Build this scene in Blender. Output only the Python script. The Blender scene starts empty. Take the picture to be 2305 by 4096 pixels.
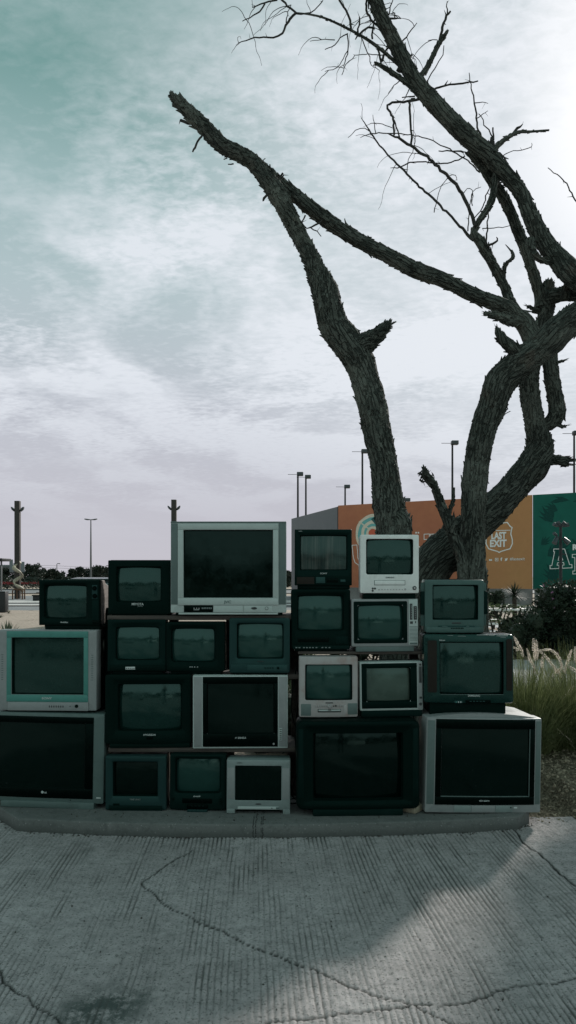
import bpy, bmesh, math, random
import numpy as np
from mathutils import Vector, Matrix, noise as mnoise
random.seed(7); np.random.seed(7)
S = bpy.context.scene
COL = S.collection
PI = math.pi
# ---------------------------------------------------------------- camera model (photo measured 2305 x 4096)
F, CX, YH, CAMZ = 2958.0, 1152.5, 2305.0, 1.537
KERB = 0.08
def W(px, py, Y): return Vector(((px-CX)/F*Y, Y, CAMZ-(py-YH)/F*Y))
def GY(py, z=0.0): return (CAMZ-z)*F/(py-YH)
def G(px, py, z=0.0):
    Y = GY(py, z); return Vector(((px-CX)/F*Y, Y, z))
SUN_AZ, SUN_EL = math.radians(33), math.radians(30)
SUNV = Vector((math.sin(SUN_AZ)*math.cos(SUN_EL), math.cos(SUN_AZ)*math.cos(SUN_EL), math.sin(SUN_EL)))

# ---------------------------------------------------------------- node helpers
class NT:
    def __init__(s, tree): s.t = tree; s.n = tree.nodes; s.l = tree.links
    def __call__(s, typ, *ins, out=0, **props):
        nd = s.n.new(typ)
        for k, v in props.items():
            if k == 'ins': continue
            setattr(nd, k, v)
        for i, v in enumerate(ins): s.put(nd.inputs[i], v)
        for k, v in props.get('ins', {}).items(): s.put(nd.inputs[k], v)
        nd_out = nd.outputs[out]
        return nd_out
    def put(s, sock, v):
        if v is None: return
        if isinstance(v, bpy.types.NodeSocket): s.l.new(v, sock)
        else: sock.default_value = v
    def m(s, op, a, b=None, c=None, clamp=False): return s('ShaderNodeMath', a, b, c, operation=op, use_clamp=clamp)
    def v(s, op, a, b=None, out=0): return s('ShaderNodeVectorMath', a, b, operation=op, out=out)
    def mr(s, x, a, b, c=0.0, d=1.0, smooth=True):
        return s('ShaderNodeMapRange', x, a, b, c, d, interpolation_type='SMOOTHSTEP' if smooth else 'LINEAR', clamp=True)
    def mix(s, f, a, b, blend='MIX'):
        nd = s.n.new('ShaderNodeMix'); nd.data_type = 'RGBA'; nd.blend_type = blend
        s.put(nd.inputs[0], f); s.put(nd.inputs[6], col4(a)); s.put(nd.inputs[7], col4(b)); return nd.outputs[2]
    def noise(s, vec, scale, detail=4, rough=.55, dist=0.0, out=0):
        nd = s.n.new('ShaderNodeTexNoise'); s.put(nd.inputs['Vector'], vec)
        nd.inputs['Scale'].default_value = scale; nd.inputs['Detail'].default_value = detail
        nd.inputs['Roughness'].default_value = rough; nd.inputs['Distortion'].default_value = dist
        return nd.outputs[out]
    def mapping(s, vec, scale=(1,1,1), loc=(0,0,0), rot=(0,0,0)):
        nd = s.n.new('ShaderNodeMapping'); s.put(nd.inputs[0], vec); nd.inputs[1].default_value = loc
        nd.inputs[2].default_value = rot; nd.inputs[3].default_value = scale; return nd.outputs[0]
    def ramp(s, f, stops):
        nd = s.n.new('ShaderNodeValToRGB'); e = nd.color_ramp.elements
        while len(e) < len(stops): e.new(.5)
        for i, (p, c) in enumerate(stops): e[i].position = p; e[i].color = col4(c)
        s.put(nd.inputs[0], f); return nd.outputs[0]
def col4(c):
    if isinstance(c, bpy.types.NodeSocket) or c is None: return c
    if len(c) == 3: return (c[0], c[1], c[2], 1.0)
    return c
def newmat(name):
    m = bpy.data.materials.new(name); m.use_nodes = True
    t = NT(m.node_tree); b = m.node_tree.nodes['Principled BSDF']
    return m, t, b
def bump(t, b, h, strength=.3, dist=.01):
    nd = t.n.new('ShaderNodeBump'); nd.inputs['Strength'].default_value = strength
    nd.inputs['Distance'].default_value = dist; t.put(nd.inputs['Height'], h)
    t.l.new(nd.outputs[0], b.inputs['Normal'])
def objco(t): return t('ShaderNodeTexCoord', out=3)

def plastic(name, c, rough=.45, dirt=.35, dirtc=None, spec=.3, grime_scale=9):
    m, t, b = newmat(name); co = objco(t)
    n1 = t.noise(co, grime_scale, 6, .65); n2 = t.noise(co, 60, 3, .6)
    mask = t.mr(n1, .46, .72)
    dc = dirtc or tuple(x*.8+k_ for x, k_ in zip(c, (.0012, .0024, .0022)))
    base = t.mix(t.m('MULTIPLY', mask, dirt), c, dc)
    base = t.mix(t.mr(n2, .35, .75, 0, .22), base, tuple(min(1, x*1.25+k_) for x, k_ in zip(c, (.0006, .0012, .0011))))
    # light dust, streaking downwards
    st = t.noise(t.mapping(co, (40, 40, 3)), 1, 4, .6)
    base = t.mix(t.m('MULTIPLY', t.mr(st, .55, .8), dirt*.45), base, tuple(x*.8+.005 for x in c))
    t.put(b.inputs['Base Color'], base)
    t.put(b.inputs['Roughness'], t.mr(n1, .3, .7, rough-.08, rough+.2))
    b.inputs['Specular IOR Level'].default_value = spec
    if max(c) < .06: b.inputs['Specular Tint'].default_value = (.5, 1, .9, 1)
    bump(t, b, t.noise(co, 450, 2), .08, .002)
    return m
def simple(name, c, rough=.6, spec=.3, metal=0, var=.3, scale=15, bmp=0.0, bscale=80):
    m, t, b = newmat(name); co = objco(t)
    n = t.noise(co, scale, 5, .6)
    t.put(b.inputs['Base Color'], t.mix(t.mr(n, .3, .7), tuple(x*(1-var) for x in c), tuple(min(1, x*(1+var)) for x in c)))
    b.inputs['Roughness'].default_value = rough; b.inputs['Specular IOR Level'].default_value = spec
    b.inputs['Metallic'].default_value = metal
    if bmp: bump(t, b, t.noise(co, bscale, 4), bmp, .01)
    return m
def glass(name, c, rough=.06, dust=.5, stripes=False, ior=1.5):
    m, t, b = newmat(name); co = objco(t)
    n = t.noise(co, 14, 6, .7); n2 = t.noise(co, 240, 2, .5)
    cc = t.mix(t.mr(n, .45, .8, 0, dust), c, tuple(x*1.5+k_ for x, k_ in zip(c, (.0008, .0018, .0016))))
    sp = t.mr(t.noise(co, 120, 2, .5), .74, .78)
    cc = t.mix(t.m('MULTIPLY', sp, .5*dust), cc, (.25, .26, .25))
    if stripes:
        s = t.noise(t.mapping(co, (55, 1, 1.6)), 1, 5, .7)
        cc = t.mix(t.mr(s, .42, .75), cc, (.075, .072, .066))
    t.put(b.inputs['Base Color'], cc)
    t.put(b.inputs['Roughness'], t.mr(n, .35, .75, rough, rough+.12))
    b.inputs['IOR'].default_value = ior; b.inputs['Specular Tint'].default_value = (.58, 1, .92, 1)
    bump(t, b, n2, .012, .001)
    return m
def leafmat(name, c, c2, trans=.35):
    m, t, b = newmat(name); co = objco(t)
    n = t.noise(co, 2.2, 3); n2 = t.noise(co, 25, 2)
    cc = t.mix(t.mr(n, .35, .65), c, c2); cc = t.mix(t.mr(n2, .4, .7, 0, .5), cc, tuple(x*1.5 for x in c2))
    t.put(b.inputs['Base Color'], cc); b.inputs['Roughness'].default_value = .55
    b.inputs['Specular IOR Level'].default_value = .25
    tr = t('ShaderNodeBsdfTranslucent', cc); out = m.node_tree.nodes['Material Output']
    mx = t('ShaderNodeMixShader', trans, b.outputs[0], tr); t.l.new(mx, out.inputs[0])
    return m

# ---------------------------------------------------------------- mesh builder
class MB:
    def __init__(s): s.v = []; s.f = []; s.uv = None
    def add(s, vs, fs):
        o = len(s.v); s.v += [tuple(p) for p in vs]; s.f += [tuple(i+o for i in f) for f in fs]; return o
    def box(s, x0, x1, y0, y1, z0, z1, b=0.0):
        if b <= 0:
            s.add([(x0,y0,z0),(x1,y0,z0),(x1,y1,z0),(x0,y1,z0),(x0,y0,z1),(x1,y0,z1),(x1,y1,z1),(x0,y1,z1)],
                  [(0,3,2,1),(4,5,6,7),(0,1,5,4),(1,2,6,5),(2,3,7,6),(3,0,4,7)])
        else:
            b = min(b, (x1-x0)*.45, (y1-y0)*.45, (z1-z0)*.45)
            xs, zs, w, h = (x0+x1)/2, (z0+z1)/2, x1-x0, z1-z0
            R = lambda i, y, r: [(x, y, z) for x, z in rr(xs, zs, w-2*i, h-2*i, r, 2, 1)]
            s.loft([R(b, y0, b*.4), R(b*.3, y0+b*.3, b), R(0, y0+b, b), R(0, y1-b, b), R(b*.3, y1-b*.3, b), R(b, y1, b*.4)], True, True)
    def loft(s, rings, cap0=False, cap1=False):
        n = len(rings[0]); o = len(s.v)
        for r in rings: s.v += [tuple(p) for p in r]
        for k in range(len(rings)-1):
            a, b = o+k*n, o+(k+1)*n
            for i in range(n):
                j = (i+1) % n; s.f.append((a+i, a+j, b+j, b+i))
        if cap0: s.f.append(tuple(o+i for i in range(n-1, -1, -1)))
        if cap1: s.f.append(tuple(o+(len(rings)-1)*n+i for i in range(n)))
    def tube(s, pts, rad, n=8, cap=True):
        pts = [Vector(p) for p in pts]; rings = []
        if not hasattr(rad, '__len__'): rad = [rad]*len(pts)
        u = None
        for i, p in enumerate(pts):
            d = (pts[min(i+1, len(pts)-1)]-pts[max(i-1, 0)])
            d = d.normalized() if d.length > 1e-9 else Vector((0,0,1))
            if u is None: u = d.orthogonal().normalized()
            u = (u-d*u.dot(d)); u = u.normalized() if u.length > 1e-6 else d.orthogonal().normalized()
            w = d.cross(u)
            rings.append([p+(u*math.cos(a)+w*math.sin(a))*rad[i] for a in (2*PI*k/n for k in range(n))])
        s.loft(rings, cap, cap)
    def prism(s, poly, y0, y1):       # poly in (x,z), extruded along y, front at y0
        s.loft([[(x, y0, z) for x, z in poly], [(x, y1, z) for x, z in poly]], True, True)
    def strip(s, pts, w, y0, y1, closed=False):   # outline of width w in the x-z plane
        n = len(pts); L = []; R = []
        for i in range(n):
            p = Vector(pts[i]); a = Vector(pts[i-1] if (closed or i > 0) else pts[i]); b = Vector(pts[(i+1) % n] if (closed or i < n-1) else pts[i])
            d1 = (p-a); d2 = (b-p)
            d1 = d1.normalized() if d1.length > 1e-9 else None; d2 = d2.normalized() if d2.length > 1e-9 else None
            if d1 is None: d1 = d2
            if d2 is None: d2 = d1
            t = (d1+d2); t = t.normalized() if t.length > 1e-3 else d1
            nn = Vector((-t.y, t.x)); k = 1/max(.4, nn.dot(Vector((-d1.y, d1.x))))
            L.append(p+nn*w/2*k); R.append(p-nn*w/2*k)
        rng = range(n) if closed else range(n-1)
        for i in rng:
            j = (i+1) % n
            q = [L[i], R[i], R[j], L[j]]
            s.loft([[(x, y0, z) for x, z in q], [(x, y1, z) for x, z in q]], True, True)
    def disc(s, cx, cz, r, y0, y1, n=20, bev=.15):
        c = lambda rr_, y: [(cx+rr_*math.cos(2*PI*k/n), y, cz+rr_*math.sin(2*PI*k/n)) for k in range(n)]
        s.loft([c(r*(1-bev), y0), c(r, y0+(y1-y0)*.3), c(r, y1)], True, True)
    def ellipsoid(s, c, r, nu=10, nv=7):
        rings = []
        for j in range(nv+1):
            ph = -PI/2+PI*j/nv; q = max(1e-3, math.cos(ph))
            rings.append([(c[0]+r[0]*q*math.cos(2*PI*k/nu), c[1]+r[1]*q*math.sin(2*PI*k/nu), c[2]+r[2]*math.sin(ph)) for k in range(nu)])
        s.loft(rings, True, True)
    def leaf(s, p, d, L, w, up=None, droop=0.0):
        d = Vector(d).normalized(); side = d.cross(up or Vector((random.uniform(-1,1), random.uniform(-1,1), random.uniform(-1,1)))).normalized()
        p = Vector(p); m = p+d*L*.5+Vector((0,0,-droop*L*.25)); e = p+d*L+Vector((0,0,-droop*L))
        s.add([p, m+side*w/2, e, m-side*w/2], [(0,1,2,3)])
    def build(s, name, mat, parent=None, ang=40, loc=None, recalc=True):
        me = bpy.data.meshes.new(name); me.from_pydata(s.v, [], s.f)
        if recalc:
            bm = bmesh.new(); bm.from_mesh(me); bmesh.ops.recalc_face_normals(bm, faces=bm.faces); bm.to_mesh(me); bm.free()
        if ang:
            me.polygons.foreach_set('use_smooth', [True]*len(me.polygons)); me.set_sharp_from_angle(angle=math.radians(ang))
        if s.uv is not None:
            uvl = me.uv_layers.new(name='UVMap'); li = np.zeros(len(me.loops), dtype=np.int32); me.loops.foreach_get('vertex_index', li)
            uvl.data.foreach_set('uv', np.array(s.uv, dtype=np.float32)[li].ravel())
        me.materials.append(mat); o = bpy.data.objects.new(name, me); COL.objects.link(o)
        if parent: o.parent = parent
        if loc is not None: o.location = loc
        return o
def rr(cx, cz, w, h, r, n=4, m=1):
    r = max(1e-5, min(r, w/2*.999, h/2*.999)); pts = []
    cs = [(cx+w/2-r, cz-h/2+r, -PI/2), (cx+w/2-r, cz+h/2-r, 0), (cx-w/2+r, cz+h/2-r, PI/2), (cx-w/2+r, cz-h/2+r, PI)]
    for k, (x, z, a) in enumerate(cs):
        arc = [(x+r*math.cos(a+PI/2*i/n), z+r*math.sin(a+PI/2*i/n)) for i in range(n+1)]
        pts += arc
        nx, nz, na = cs[(k+1) % 4]; q = (nx+r*math.cos(na), nz+r*math.sin(na)); p = arc[-1]
        for i in range(1, m): pts.append((p[0]+(q[0]-p[0])*i/m, p[1]+(q[1]-p[1])*i/m))
    return pts
def capstrip(mb, n=4, m=6):     # front cap of a rounded ring as strips, so that it follows a bowed front
    N = 4*(n+1)+4*(m-1); pr = lambda i: (2*n+m-i) % N
    for k in range(N//2):
        i = (n+m//2-k) % N; j = (i-1) % N; f = []
        for q in (i, j, pr(j), pr(i)):
            if q not in f: f.append(q)
        if len(f) > 2: mb.f.append(tuple(f))
def tag(o, label=None, cat=None, group=None, kind=None):
    if label: o['label'] = label
    if cat: o['category'] = cat
    if group: o['group'] = group
    if kind: o['kind'] = kind
    return o
def empty(name, loc, rot=(0,0,0)):
    o = bpy.data.objects.new(name, None); o.empty_display_size = .2; COL.objects.link(o); o.location = loc; o.rotation_euler = rot; return o
def text(s, h, mat, parent, loc, name='lettering', depth=.0012, bold=0.0, sx=1.0, rot=(PI/2,0,0), align='CENTER'):
    cu = bpy.data.curves.new('t', 'FONT'); cu.body = s; cu.size = h/.70; cu.align_x = align; cu.align_y = 'CENTER'
    cu.extrude = depth; cu.offset = bold*h; cu.resolution_u = 3
    ob = bpy.data.objects.new('t', cu); me = bpy.data.meshes.new_from_object(ob); bpy.data.objects.remove(ob)
    o = bpy.data.objects.new(name, me); me.name = name; me.materials.clear(); me.materials.append(mat); COL.objects.link(o)
    o.parent = parent; o.location = loc; o.rotation_euler = rot; o.scale = (sx, 1, 1); return o
def copy_tree(o, parent=None):
    c = o.copy(); COL.objects.link(c)
    if parent: c.parent = parent; c.matrix_parent_inverse = o.matrix_parent_inverse
    for ch in list(o.children): copy_tree(ch, c)
    return c

# ---------------------------------------------------------------- materials
M = {}
M['black'] = plastic('black_plastic', (.0008, .0054, .0044), .45, .4, (.0018, .0074, .0064), .07)
M['black2'] = plastic('dusty_black_plastic', (.0018, .0088, .0076), .5, .7, (.005, .0140, .0125), .08)
M['gloss'] = plastic('glossy_black_plastic', (.0004, .0020, .0016), .2, .3, (.0008, .0032, .0028), .06)
M['teal_black'] = plastic('green_black_plastic', (.0015, .0125, .0110), .2, .55, (.007, .022, .020), .4)
M['slate'] = plastic('slate_grey_plastic', (.016, .040, .039), .45, .5, (.028, .050, .048), .25)
M['greengrey'] = plastic('green_grey_plastic', (.040, .088, .080), .42, .5, (.034, .060, .056), .3)
M['turq'] = plastic('turquoise_plastic', (.050, .185, .160), .38, .45, (.035, .125, .108), .3)
M['tealgrey'] = plastic('teal_grey_plastic', (.010, .027, .027), .42, .5, (.016, .033, .033), .2)
M['silver'] = plastic('silver_grey_plastic', (.20, .217, .217), .38, .5, (.135, .147, .147), .35)
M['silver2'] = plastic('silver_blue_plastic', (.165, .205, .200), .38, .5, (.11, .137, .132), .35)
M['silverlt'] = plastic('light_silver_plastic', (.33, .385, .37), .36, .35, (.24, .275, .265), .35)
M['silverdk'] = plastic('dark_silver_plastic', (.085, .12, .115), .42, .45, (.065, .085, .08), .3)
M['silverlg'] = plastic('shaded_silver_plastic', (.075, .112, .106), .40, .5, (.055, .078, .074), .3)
M['pinksilver'] = plastic('stained_silver_plastic', (.30, .29, .285), .4, .9, (.24, .17, .15), .35, 7)
M['white'] = plastic('yellowed_white_plastic', (.60, .625, .61), .4, .5, (.42, .43, .40), .4)
M['wood'] = None
M['label'] = simple('pale_print', (.42, .46, .45), .5, var=.1)
M['dimlabel'] = simple('dim_print', (.14, .17, .165), .5, var=.1)
M['ink'] = simple('dark_print', (.03, .035, .035), .5, var=.1)
M['chrome'] = simple('dull_chrome', (.35, .37, .37), .3, .5, .8, .1)
M['glassd'] = glass('dark_tube_glass', (.0006, .0036, .0028), .05, .3, ior=1.3)
M['glass'] = glass('grey_tube_glass', (.0085, .0300, .0260), .07, .45)
M['glassm'] = glass('mid_tube_glass', (.0036, .0165, .0140), .06, .4)
M['glassl'] = glass('pale_tube_glass', (.046, .064, .053), .12, .6)
M['glasss'] = glass('streaked_tube_glass', (.012, .02, .019), .1, .4, True)
def mk_wood(name, c, c2, sc=(3, 60, 60)):
    m, t, b = newmat(name); co = objco(t)
    n = t.noise(t.mapping(co, sc), 1, 6, .6, .6); n2 = t.noise(co, 5, 3)
    cc = t.mix(t.mr(n, .3, .7), c, c2); cc = t.mix(t.mr(n2, .45, .7, 0, .5), cc, tuple(x*.5 for x in c))
    t.put(b.inputs['Base Color'], cc); b.inputs['Roughness'].default_value = .75
    bump(t, b, n, .35, .004); return m
M['wood'] = mk_wood('wood_veneer', (.11, .095, .085), (.20, .17, .155), (60, 3, 60))
M['plank'] = mk_wood('weathered_plank', (.026, .021, .018), (.075, .060, .050))
M['speakerbrown'] = plastic('brown_speaker_cloth', (.022, .017, .015), .8, .3, None, .1)
M['post'] = mk_wood('brown_timber', (.018, .014, .012), (.04, .031, .026), (30, 30, 1.5))

# ---------------------------------------------------------------- televisions
def tv(label, box, Y, op, depth=.38, fm='black', hm=None, mm='black', gm='glass', R=6, orad=7, mask=(4, .018), Rg=.75,
       lip=.06, taper=.62, bow=0.0, sup=None, base=None, basem=None, panels=(), knobs=(), texts=(), yaw=0, roll=0, bev=.006, group=None,
       housing_top=0.0, slope=None, tilt=0):
    x0, y0, x1, y1 = box; s = Y/F; xc = (x0+x1)/2; Wd = (x1-x0)*s; H = (y1-y0)*s
    zb = CAMZ-(y1-YH)*s; zr = zb if sup is None else sup; zo = zb-zr
    rj = random.Random(label); yaw = yaw or rj.uniform(-2.4, 2.4); tilt = tilt or rj.uniform(-.9, .3)
    root = empty('television', ((xc-CX)*s, Y, zr), (math.radians(tilt), math.radians(roll), math.radians(yaw)))
    tag(root, label, 'television', 'old televisions stacked on the kerb')
    lx = lambda px: (px-xc)*s
    lz = lambda py: zo+(y1-py)*s
    by = lambda x: -bow*(1-(2*x/Wd)**2)
    def ring(rect, r, y, n=4, m=6, bw=1.0):
        a, b, c, d = rect
        return [(x, y+by(x)*bw, z) for x, z in rr((lx(a)+lx(c))/2, (lz(b)+lz(d))/2, (c-a)*s, (d-b)*s, r*s, n, m)]
    def ins(rect, i): return (rect[0]+i, rect[1]+i, rect[2]-i, rect[3]-i)
    bp = bev/s
    # front shell: sides, rounded edge, face, opening lip
    mb = MB()
    rings = [ring(box, R, lip, bw=.0), ring(box, R, bev, bw=.8), ring(ins(box, bp*.3), R, bev*.3), ring(ins(box, bp), R, 0)]
    if slope:   # sloped surround (rect, recess)
        rings += [ring(ins(slope[0], -2), orad*1.5, 0), ring(slope[0], orad*1.5, .002)]
        rings += [ring(op, orad, slope[1])]; y_in = slope[1]
    else:
        rings += [ring(ins(op, -1.5), orad, 0), ring(op, orad, .003)]; y_in = .003
    mb.loft(rings)
    mb.build('bezel', M[fm], root, 35)
    # inner mask between opening and tube
    mb = MB(); sc_rect = ins(op, mask[0])
    mb.loft([ring(op, orad, y_in+.0008), ring(ins(op, mask[0]*.7), orad*.9, y_in+mask[1]*.7), ring(sc_rect, orad*.8, y_in+mask[1])])
    mb.build('screen_surround', M[mm], root, 50)
    # tube face
    a, b, c, d = ins(sc_rect, -7); scx, scz = (lx(a)+lx(c))/2, (lz(b)+lz(d))/2; sw, sh = (c-a)*s, (d-b)*s
    yedge = y_in+mask[1]-.001; sag = min((sw/2)**2, (sh/2)**2)/(2*Rg)
    mb = MB(); nx, nz = 26, 20
    for j in range(nz+1):
        for i in range(nx+1):
            x, z = (i/nx-.5)*sw, (j/nz-.5)*sh; mb.v.append((scx+x, yedge-sag+(x*x+z*z)/(2*Rg)+by(scx+x)*.8, scz+z))
    mb.f = [(j*(nx+1)+i, j*(nx+1)+i+1, (j+1)*(nx+1)+i+1, (j+1)*(nx+1)+i) for j in range(nz) for i in range(nx)]
    mb.build('screen', M[gm], root, 80)
    # housing
    mb = MB(); t_ = taper
    def hr(y, kx, kt, kb, r):
        w = Wd*kx-.002; zt = zo+H-.001-H*kt; z_b = zo+.001+H*kb
        return [(x, y, z) for x, z in rr(0, (zt+z_b)/2, w, zt-z_b, r, 4, 3)]
    rs = R*s*.8+.003; ht = housing_top
    rings = [hr(lip-.004, 1, -ht, 0, rs), hr(lip+(depth-lip)*.28, .985, .01-ht, 0, rs), hr(lip+(depth-lip)*.45, .93, .05, .02, rs+.01), hr(lip+(depth-lip)*.8, t_+.12, .14, .05, rs+.02), hr(depth*.98, t_, .22, .08, rs+.015), hr(depth, t_*.93, .26, .1, rs)]
    mb.loft(rings, False, True)
    hs = mb.build('housing', M[hm or fm], root, 35)
    for p in panels:
        nm, mt, rc, th = p[:4]; rd = p[4] if len(p) > 4 else 1.5; lab = p[5] if len(p) > 5 else None
        yf = p[6] if len(p) > 6 else 0.0
        mb = MB(); bb = min(.0025, abs(th)*.6, (rc[3]-rc[1])*s*.3, (rc[2]-rc[0])*s*.3)
        mb.loft([ring(ins(rc, bb/s), rd, yf-th), ring(ins(rc, bb/s*.3), rd, yf-th+bb*.3), ring(rc, rd, yf-th+bb), ring(rc, rd, yf+.012)], False, True); capstrip(mb)
        o = mb.build(nm, M[mt], root, 35)
        if lab: o['label'] = lab
    for k in knobs:
        nm, mt, px, py, r, th = k[:6]; el = k[6] if len(k) > 6 else 1.0
        mb = MB(); x, z = lx(px), lz(py); rm = r*s; yy = by(x); n = 16
        cc = lambda q, y: [(x+rm*q*el*math.cos(2*PI*i/n), y+yy, z+rm*q*math.sin(2*PI*i/n)) for i in range(n)]
        mb.loft([cc(.8, -th), cc(1, -th*.75), cc(1, .004)], True, True)
        mb.build(nm, M[mt], root, 40)
    for tx in texts:
        st, px, py, h, mt = tx[:5]; sx = tx[5] if len(tx) > 5 else 1.0; yo = tx[6] if len(tx) > 6 else 0.0
        text(st, h*s, M[mt], root, (lx(px), by(lx(px))-.0012-yo, lz(py)), bold=.02, sx=sx)
    if base:
        bx0, bx1 = base[:2]; mb = MB(); hgt = max(zo, .004)
        mb.box(lx(bx0), lx(bx1), base[2] if len(base) > 2 else .012, depth*.8, 0, zo+.004, .004)
        mb.build('base', M[basem or 'black'], root, 35)
    return root, CAMZ-(y0-YH)*s
def row(nm, mt, xs, y, w, h, th=.004, r=1): return [(nm, mt, (x-w/2, y-h/2, x+w/2, y+h/2), th, r) for x in xs]
def zat(py, Y): return CAMZ-(py-YH)*Y/F
def yk(py): return GY(py, KERB)

# bottom row on the kerb
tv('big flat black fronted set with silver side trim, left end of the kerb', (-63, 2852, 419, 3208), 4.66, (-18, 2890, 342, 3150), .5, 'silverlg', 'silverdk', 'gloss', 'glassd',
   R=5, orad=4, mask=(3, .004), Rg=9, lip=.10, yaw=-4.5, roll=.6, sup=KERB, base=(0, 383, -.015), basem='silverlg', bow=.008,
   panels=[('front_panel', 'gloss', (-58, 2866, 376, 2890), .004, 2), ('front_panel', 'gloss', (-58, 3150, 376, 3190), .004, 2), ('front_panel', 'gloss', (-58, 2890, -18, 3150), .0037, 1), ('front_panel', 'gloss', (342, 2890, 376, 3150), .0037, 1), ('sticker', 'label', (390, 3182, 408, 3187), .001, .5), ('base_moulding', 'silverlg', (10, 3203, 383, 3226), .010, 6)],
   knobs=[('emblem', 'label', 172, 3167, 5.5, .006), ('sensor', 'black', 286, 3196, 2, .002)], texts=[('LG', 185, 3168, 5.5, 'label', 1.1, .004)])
_, ztl = tv('small slate grey set with thick bezel, leftmost of three small ones on the kerb', (421, 3025, 665, 3240), yk(3243), (451, 3048, 631, 3186), .37, 'tealgrey', 'black', 'black', 'glassd', R=4, orad=3, mask=(5, .022), Rg=.9, sup=KERB, base=(440, 650, -.004), basem='tealgrey', slope=((449, 3046, 633, 3189), .006),
   panels=[('jack_panel', 'black', (452, 3214, 478, 3222), .001, 1), ('control_strip', 'black2', (436, 3222, 650, 3240), .006, 2)],
   knobs=[('sensor', 'black', 617, 3224, 2.5, .002)], texts=[('TIME LINKS', 541, 3198, 6, 'dimlabel')])
tv('small dark set with cassette slot and control flap, middle of three on the kerb', (678, 3017, 905, 3239), yk(3243), (700, 3034, 883, 3173), .38, 'black2', 'black2', 'black', 'glass', R=9, orad=11, mask=(5, .02), Rg=.65, sup=KERB, base=(700, 885), bow=.01, housing_top=.07, slope=((694, 3028, 889, 3179), .008),
   panels=[('cassette_slot', 'gloss', (730, 3192, 850, 3212), .001, 2), ('control_flap', 'gloss', (750, 3215, 832, 3236), .008, 2), ('control_flap', 'tealgrey', (752, 3234, 832, 3243), .02, 2)]+row('button', 'black', [770, 785, 800, 815], 3222, 9, 6, .010)+row('button', 'black', [884]*1, 3194, 12, 5)+row('button', 'black', [884], 3203, 12, 5)+row('button', 'black', [884], 3212, 12, 5),
   knobs=[('knob', 'black', 691, 3195, 6, .008)], texts=[('SHARP', 789, 3184, 5, 'label', 1.3)])
tv('small silver set with a black flat screen standing on two feet on the kerb', (906, 3040, 1161, 3240), yk(3255), (940, 3064, 1125, 3202), .36, 'silver2', 'silverdk', 'gloss', 'glassd', R=4, orad=3, mask=(3, .012), Rg=3, sup=KERB, base=(945, 1120, .05), basem='black', roll=.3,
   panels=[('side_trim', 'silver', (909, 3072, 938, 3196), .002, 1), ('side_trim', 'silver', (1128, 3072, 1158, 3196), .002, 1), ('control_strip', 'silverlt', (951, 3226, 1116, 3237), .003, 1), ('foot', 'silver2', (907, 3236, 940, 3254), .004, 1), ('foot', 'silver2', (1132, 3236, 1161, 3255), .004, 1), ('display', 'silverdk', (1104, 3227, 1116, 3236), .004, .5), ],
   knobs=[('badge', 'ink', 1034, 3216, 3, .002, 4.2), ('button', 'ink', 1088, 3232, 2.5, .005)], texts=[('DIGITAL', 958, 3052, 4, 'silverdk')])
_, zbig = tv('largest all black rounded set on the kerb, left of the leaning silver one', (1186, 2884, 1682, 3238), yk(3262), (1252, 2932, 1615, 3202), .52, 'black', 'black', 'black', 'glassd', R=26, orad=6, mask=(6, .03), Rg=1.3, lip=.1, sup=KERB, base=(1252, 1612, -.01), basem='black2', bow=.015, slope=((1218, 2906, 1648, 3212), .012), bev=.014,
   panels=[('emblem', 'black2', (1414, 3214, 1452, 3217), .003, 1), ('speaker_panel', 'black2', (1194, 2915, 1214, 3190), .003, 6), ('speaker_panel', 'black2', (1653, 2915, 1674, 3190), .003, 6)])
rq, zq = tv('big silver framed black set leaning slightly right at the end of the kerb', (1696, 2872, 2168, 3250), yk(3252), (1758, 2915, 2118, 3186), .48, 'silver', 'silver', 'gloss', 'glassd', R=5, orad=2, mask=(2, .004), Rg=12, lip=.12, yaw=4, roll=1.4, sup=KERB+.006, base=(1760, 2100, .03), bow=.012,
   panels=[('front_panel', 'gloss', (1734, 2878, 2140, 2915), .004, 2), ('front_panel', 'gloss', (1734, 3186, 2140, 3218), .004, 2), ('front_panel', 'gloss', (1734, 2915, 1757, 3186), .0037, 1), ('front_panel', 'gloss', (2119, 2915, 2140, 3186), .0037, 1), ('screen_trim', 'silverdk', (1757, 3184, 2118, 3186), .0045, .4), ('screen_trim', 'silverdk', (2117, 2915, 2119, 3184), .0045, .4),
           ('speaker_grille', 'silverdk', (1701, 2884, 1730, 3216), .002, 1), ('speaker_grille', 'silverdk', (2144, 2884, 2164, 3216), .002, 1), ('control_flap', 'silver2', (1812, 3220, 1880, 3247), .003, 1), ('control_flap', 'silver', (1882, 3220, 1978, 3247), .003, 1), ('control_flap', 'silver2', (1980, 3220, 2050, 3247), .003, 1), ('sticker', 'label', (2056, 3226, 2070, 3232), .001, .5)],
   knobs=[('badge', 'chrome', 1920, 3201, 4, .006, 2), ('sensor', 'black', 2043, 3228, 3, .004)], texts=[('ELEKTA', 1942, 3201, 5, 'label', 1.0, .004)])

sq = yk(3252)/F; hq = (3250-2872)*sq; mb = MB(); aw = 225*sq
mb.prism([(aw*(2*i/24-1), hq-.004+.026*(1-(2*i/24-1)**2)) for i in range(25)]+[(aw, hq-.012), (-aw, hq-.012)], .012, .42); mb.build('top_crown', M['silver'], rq, 50)
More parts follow.
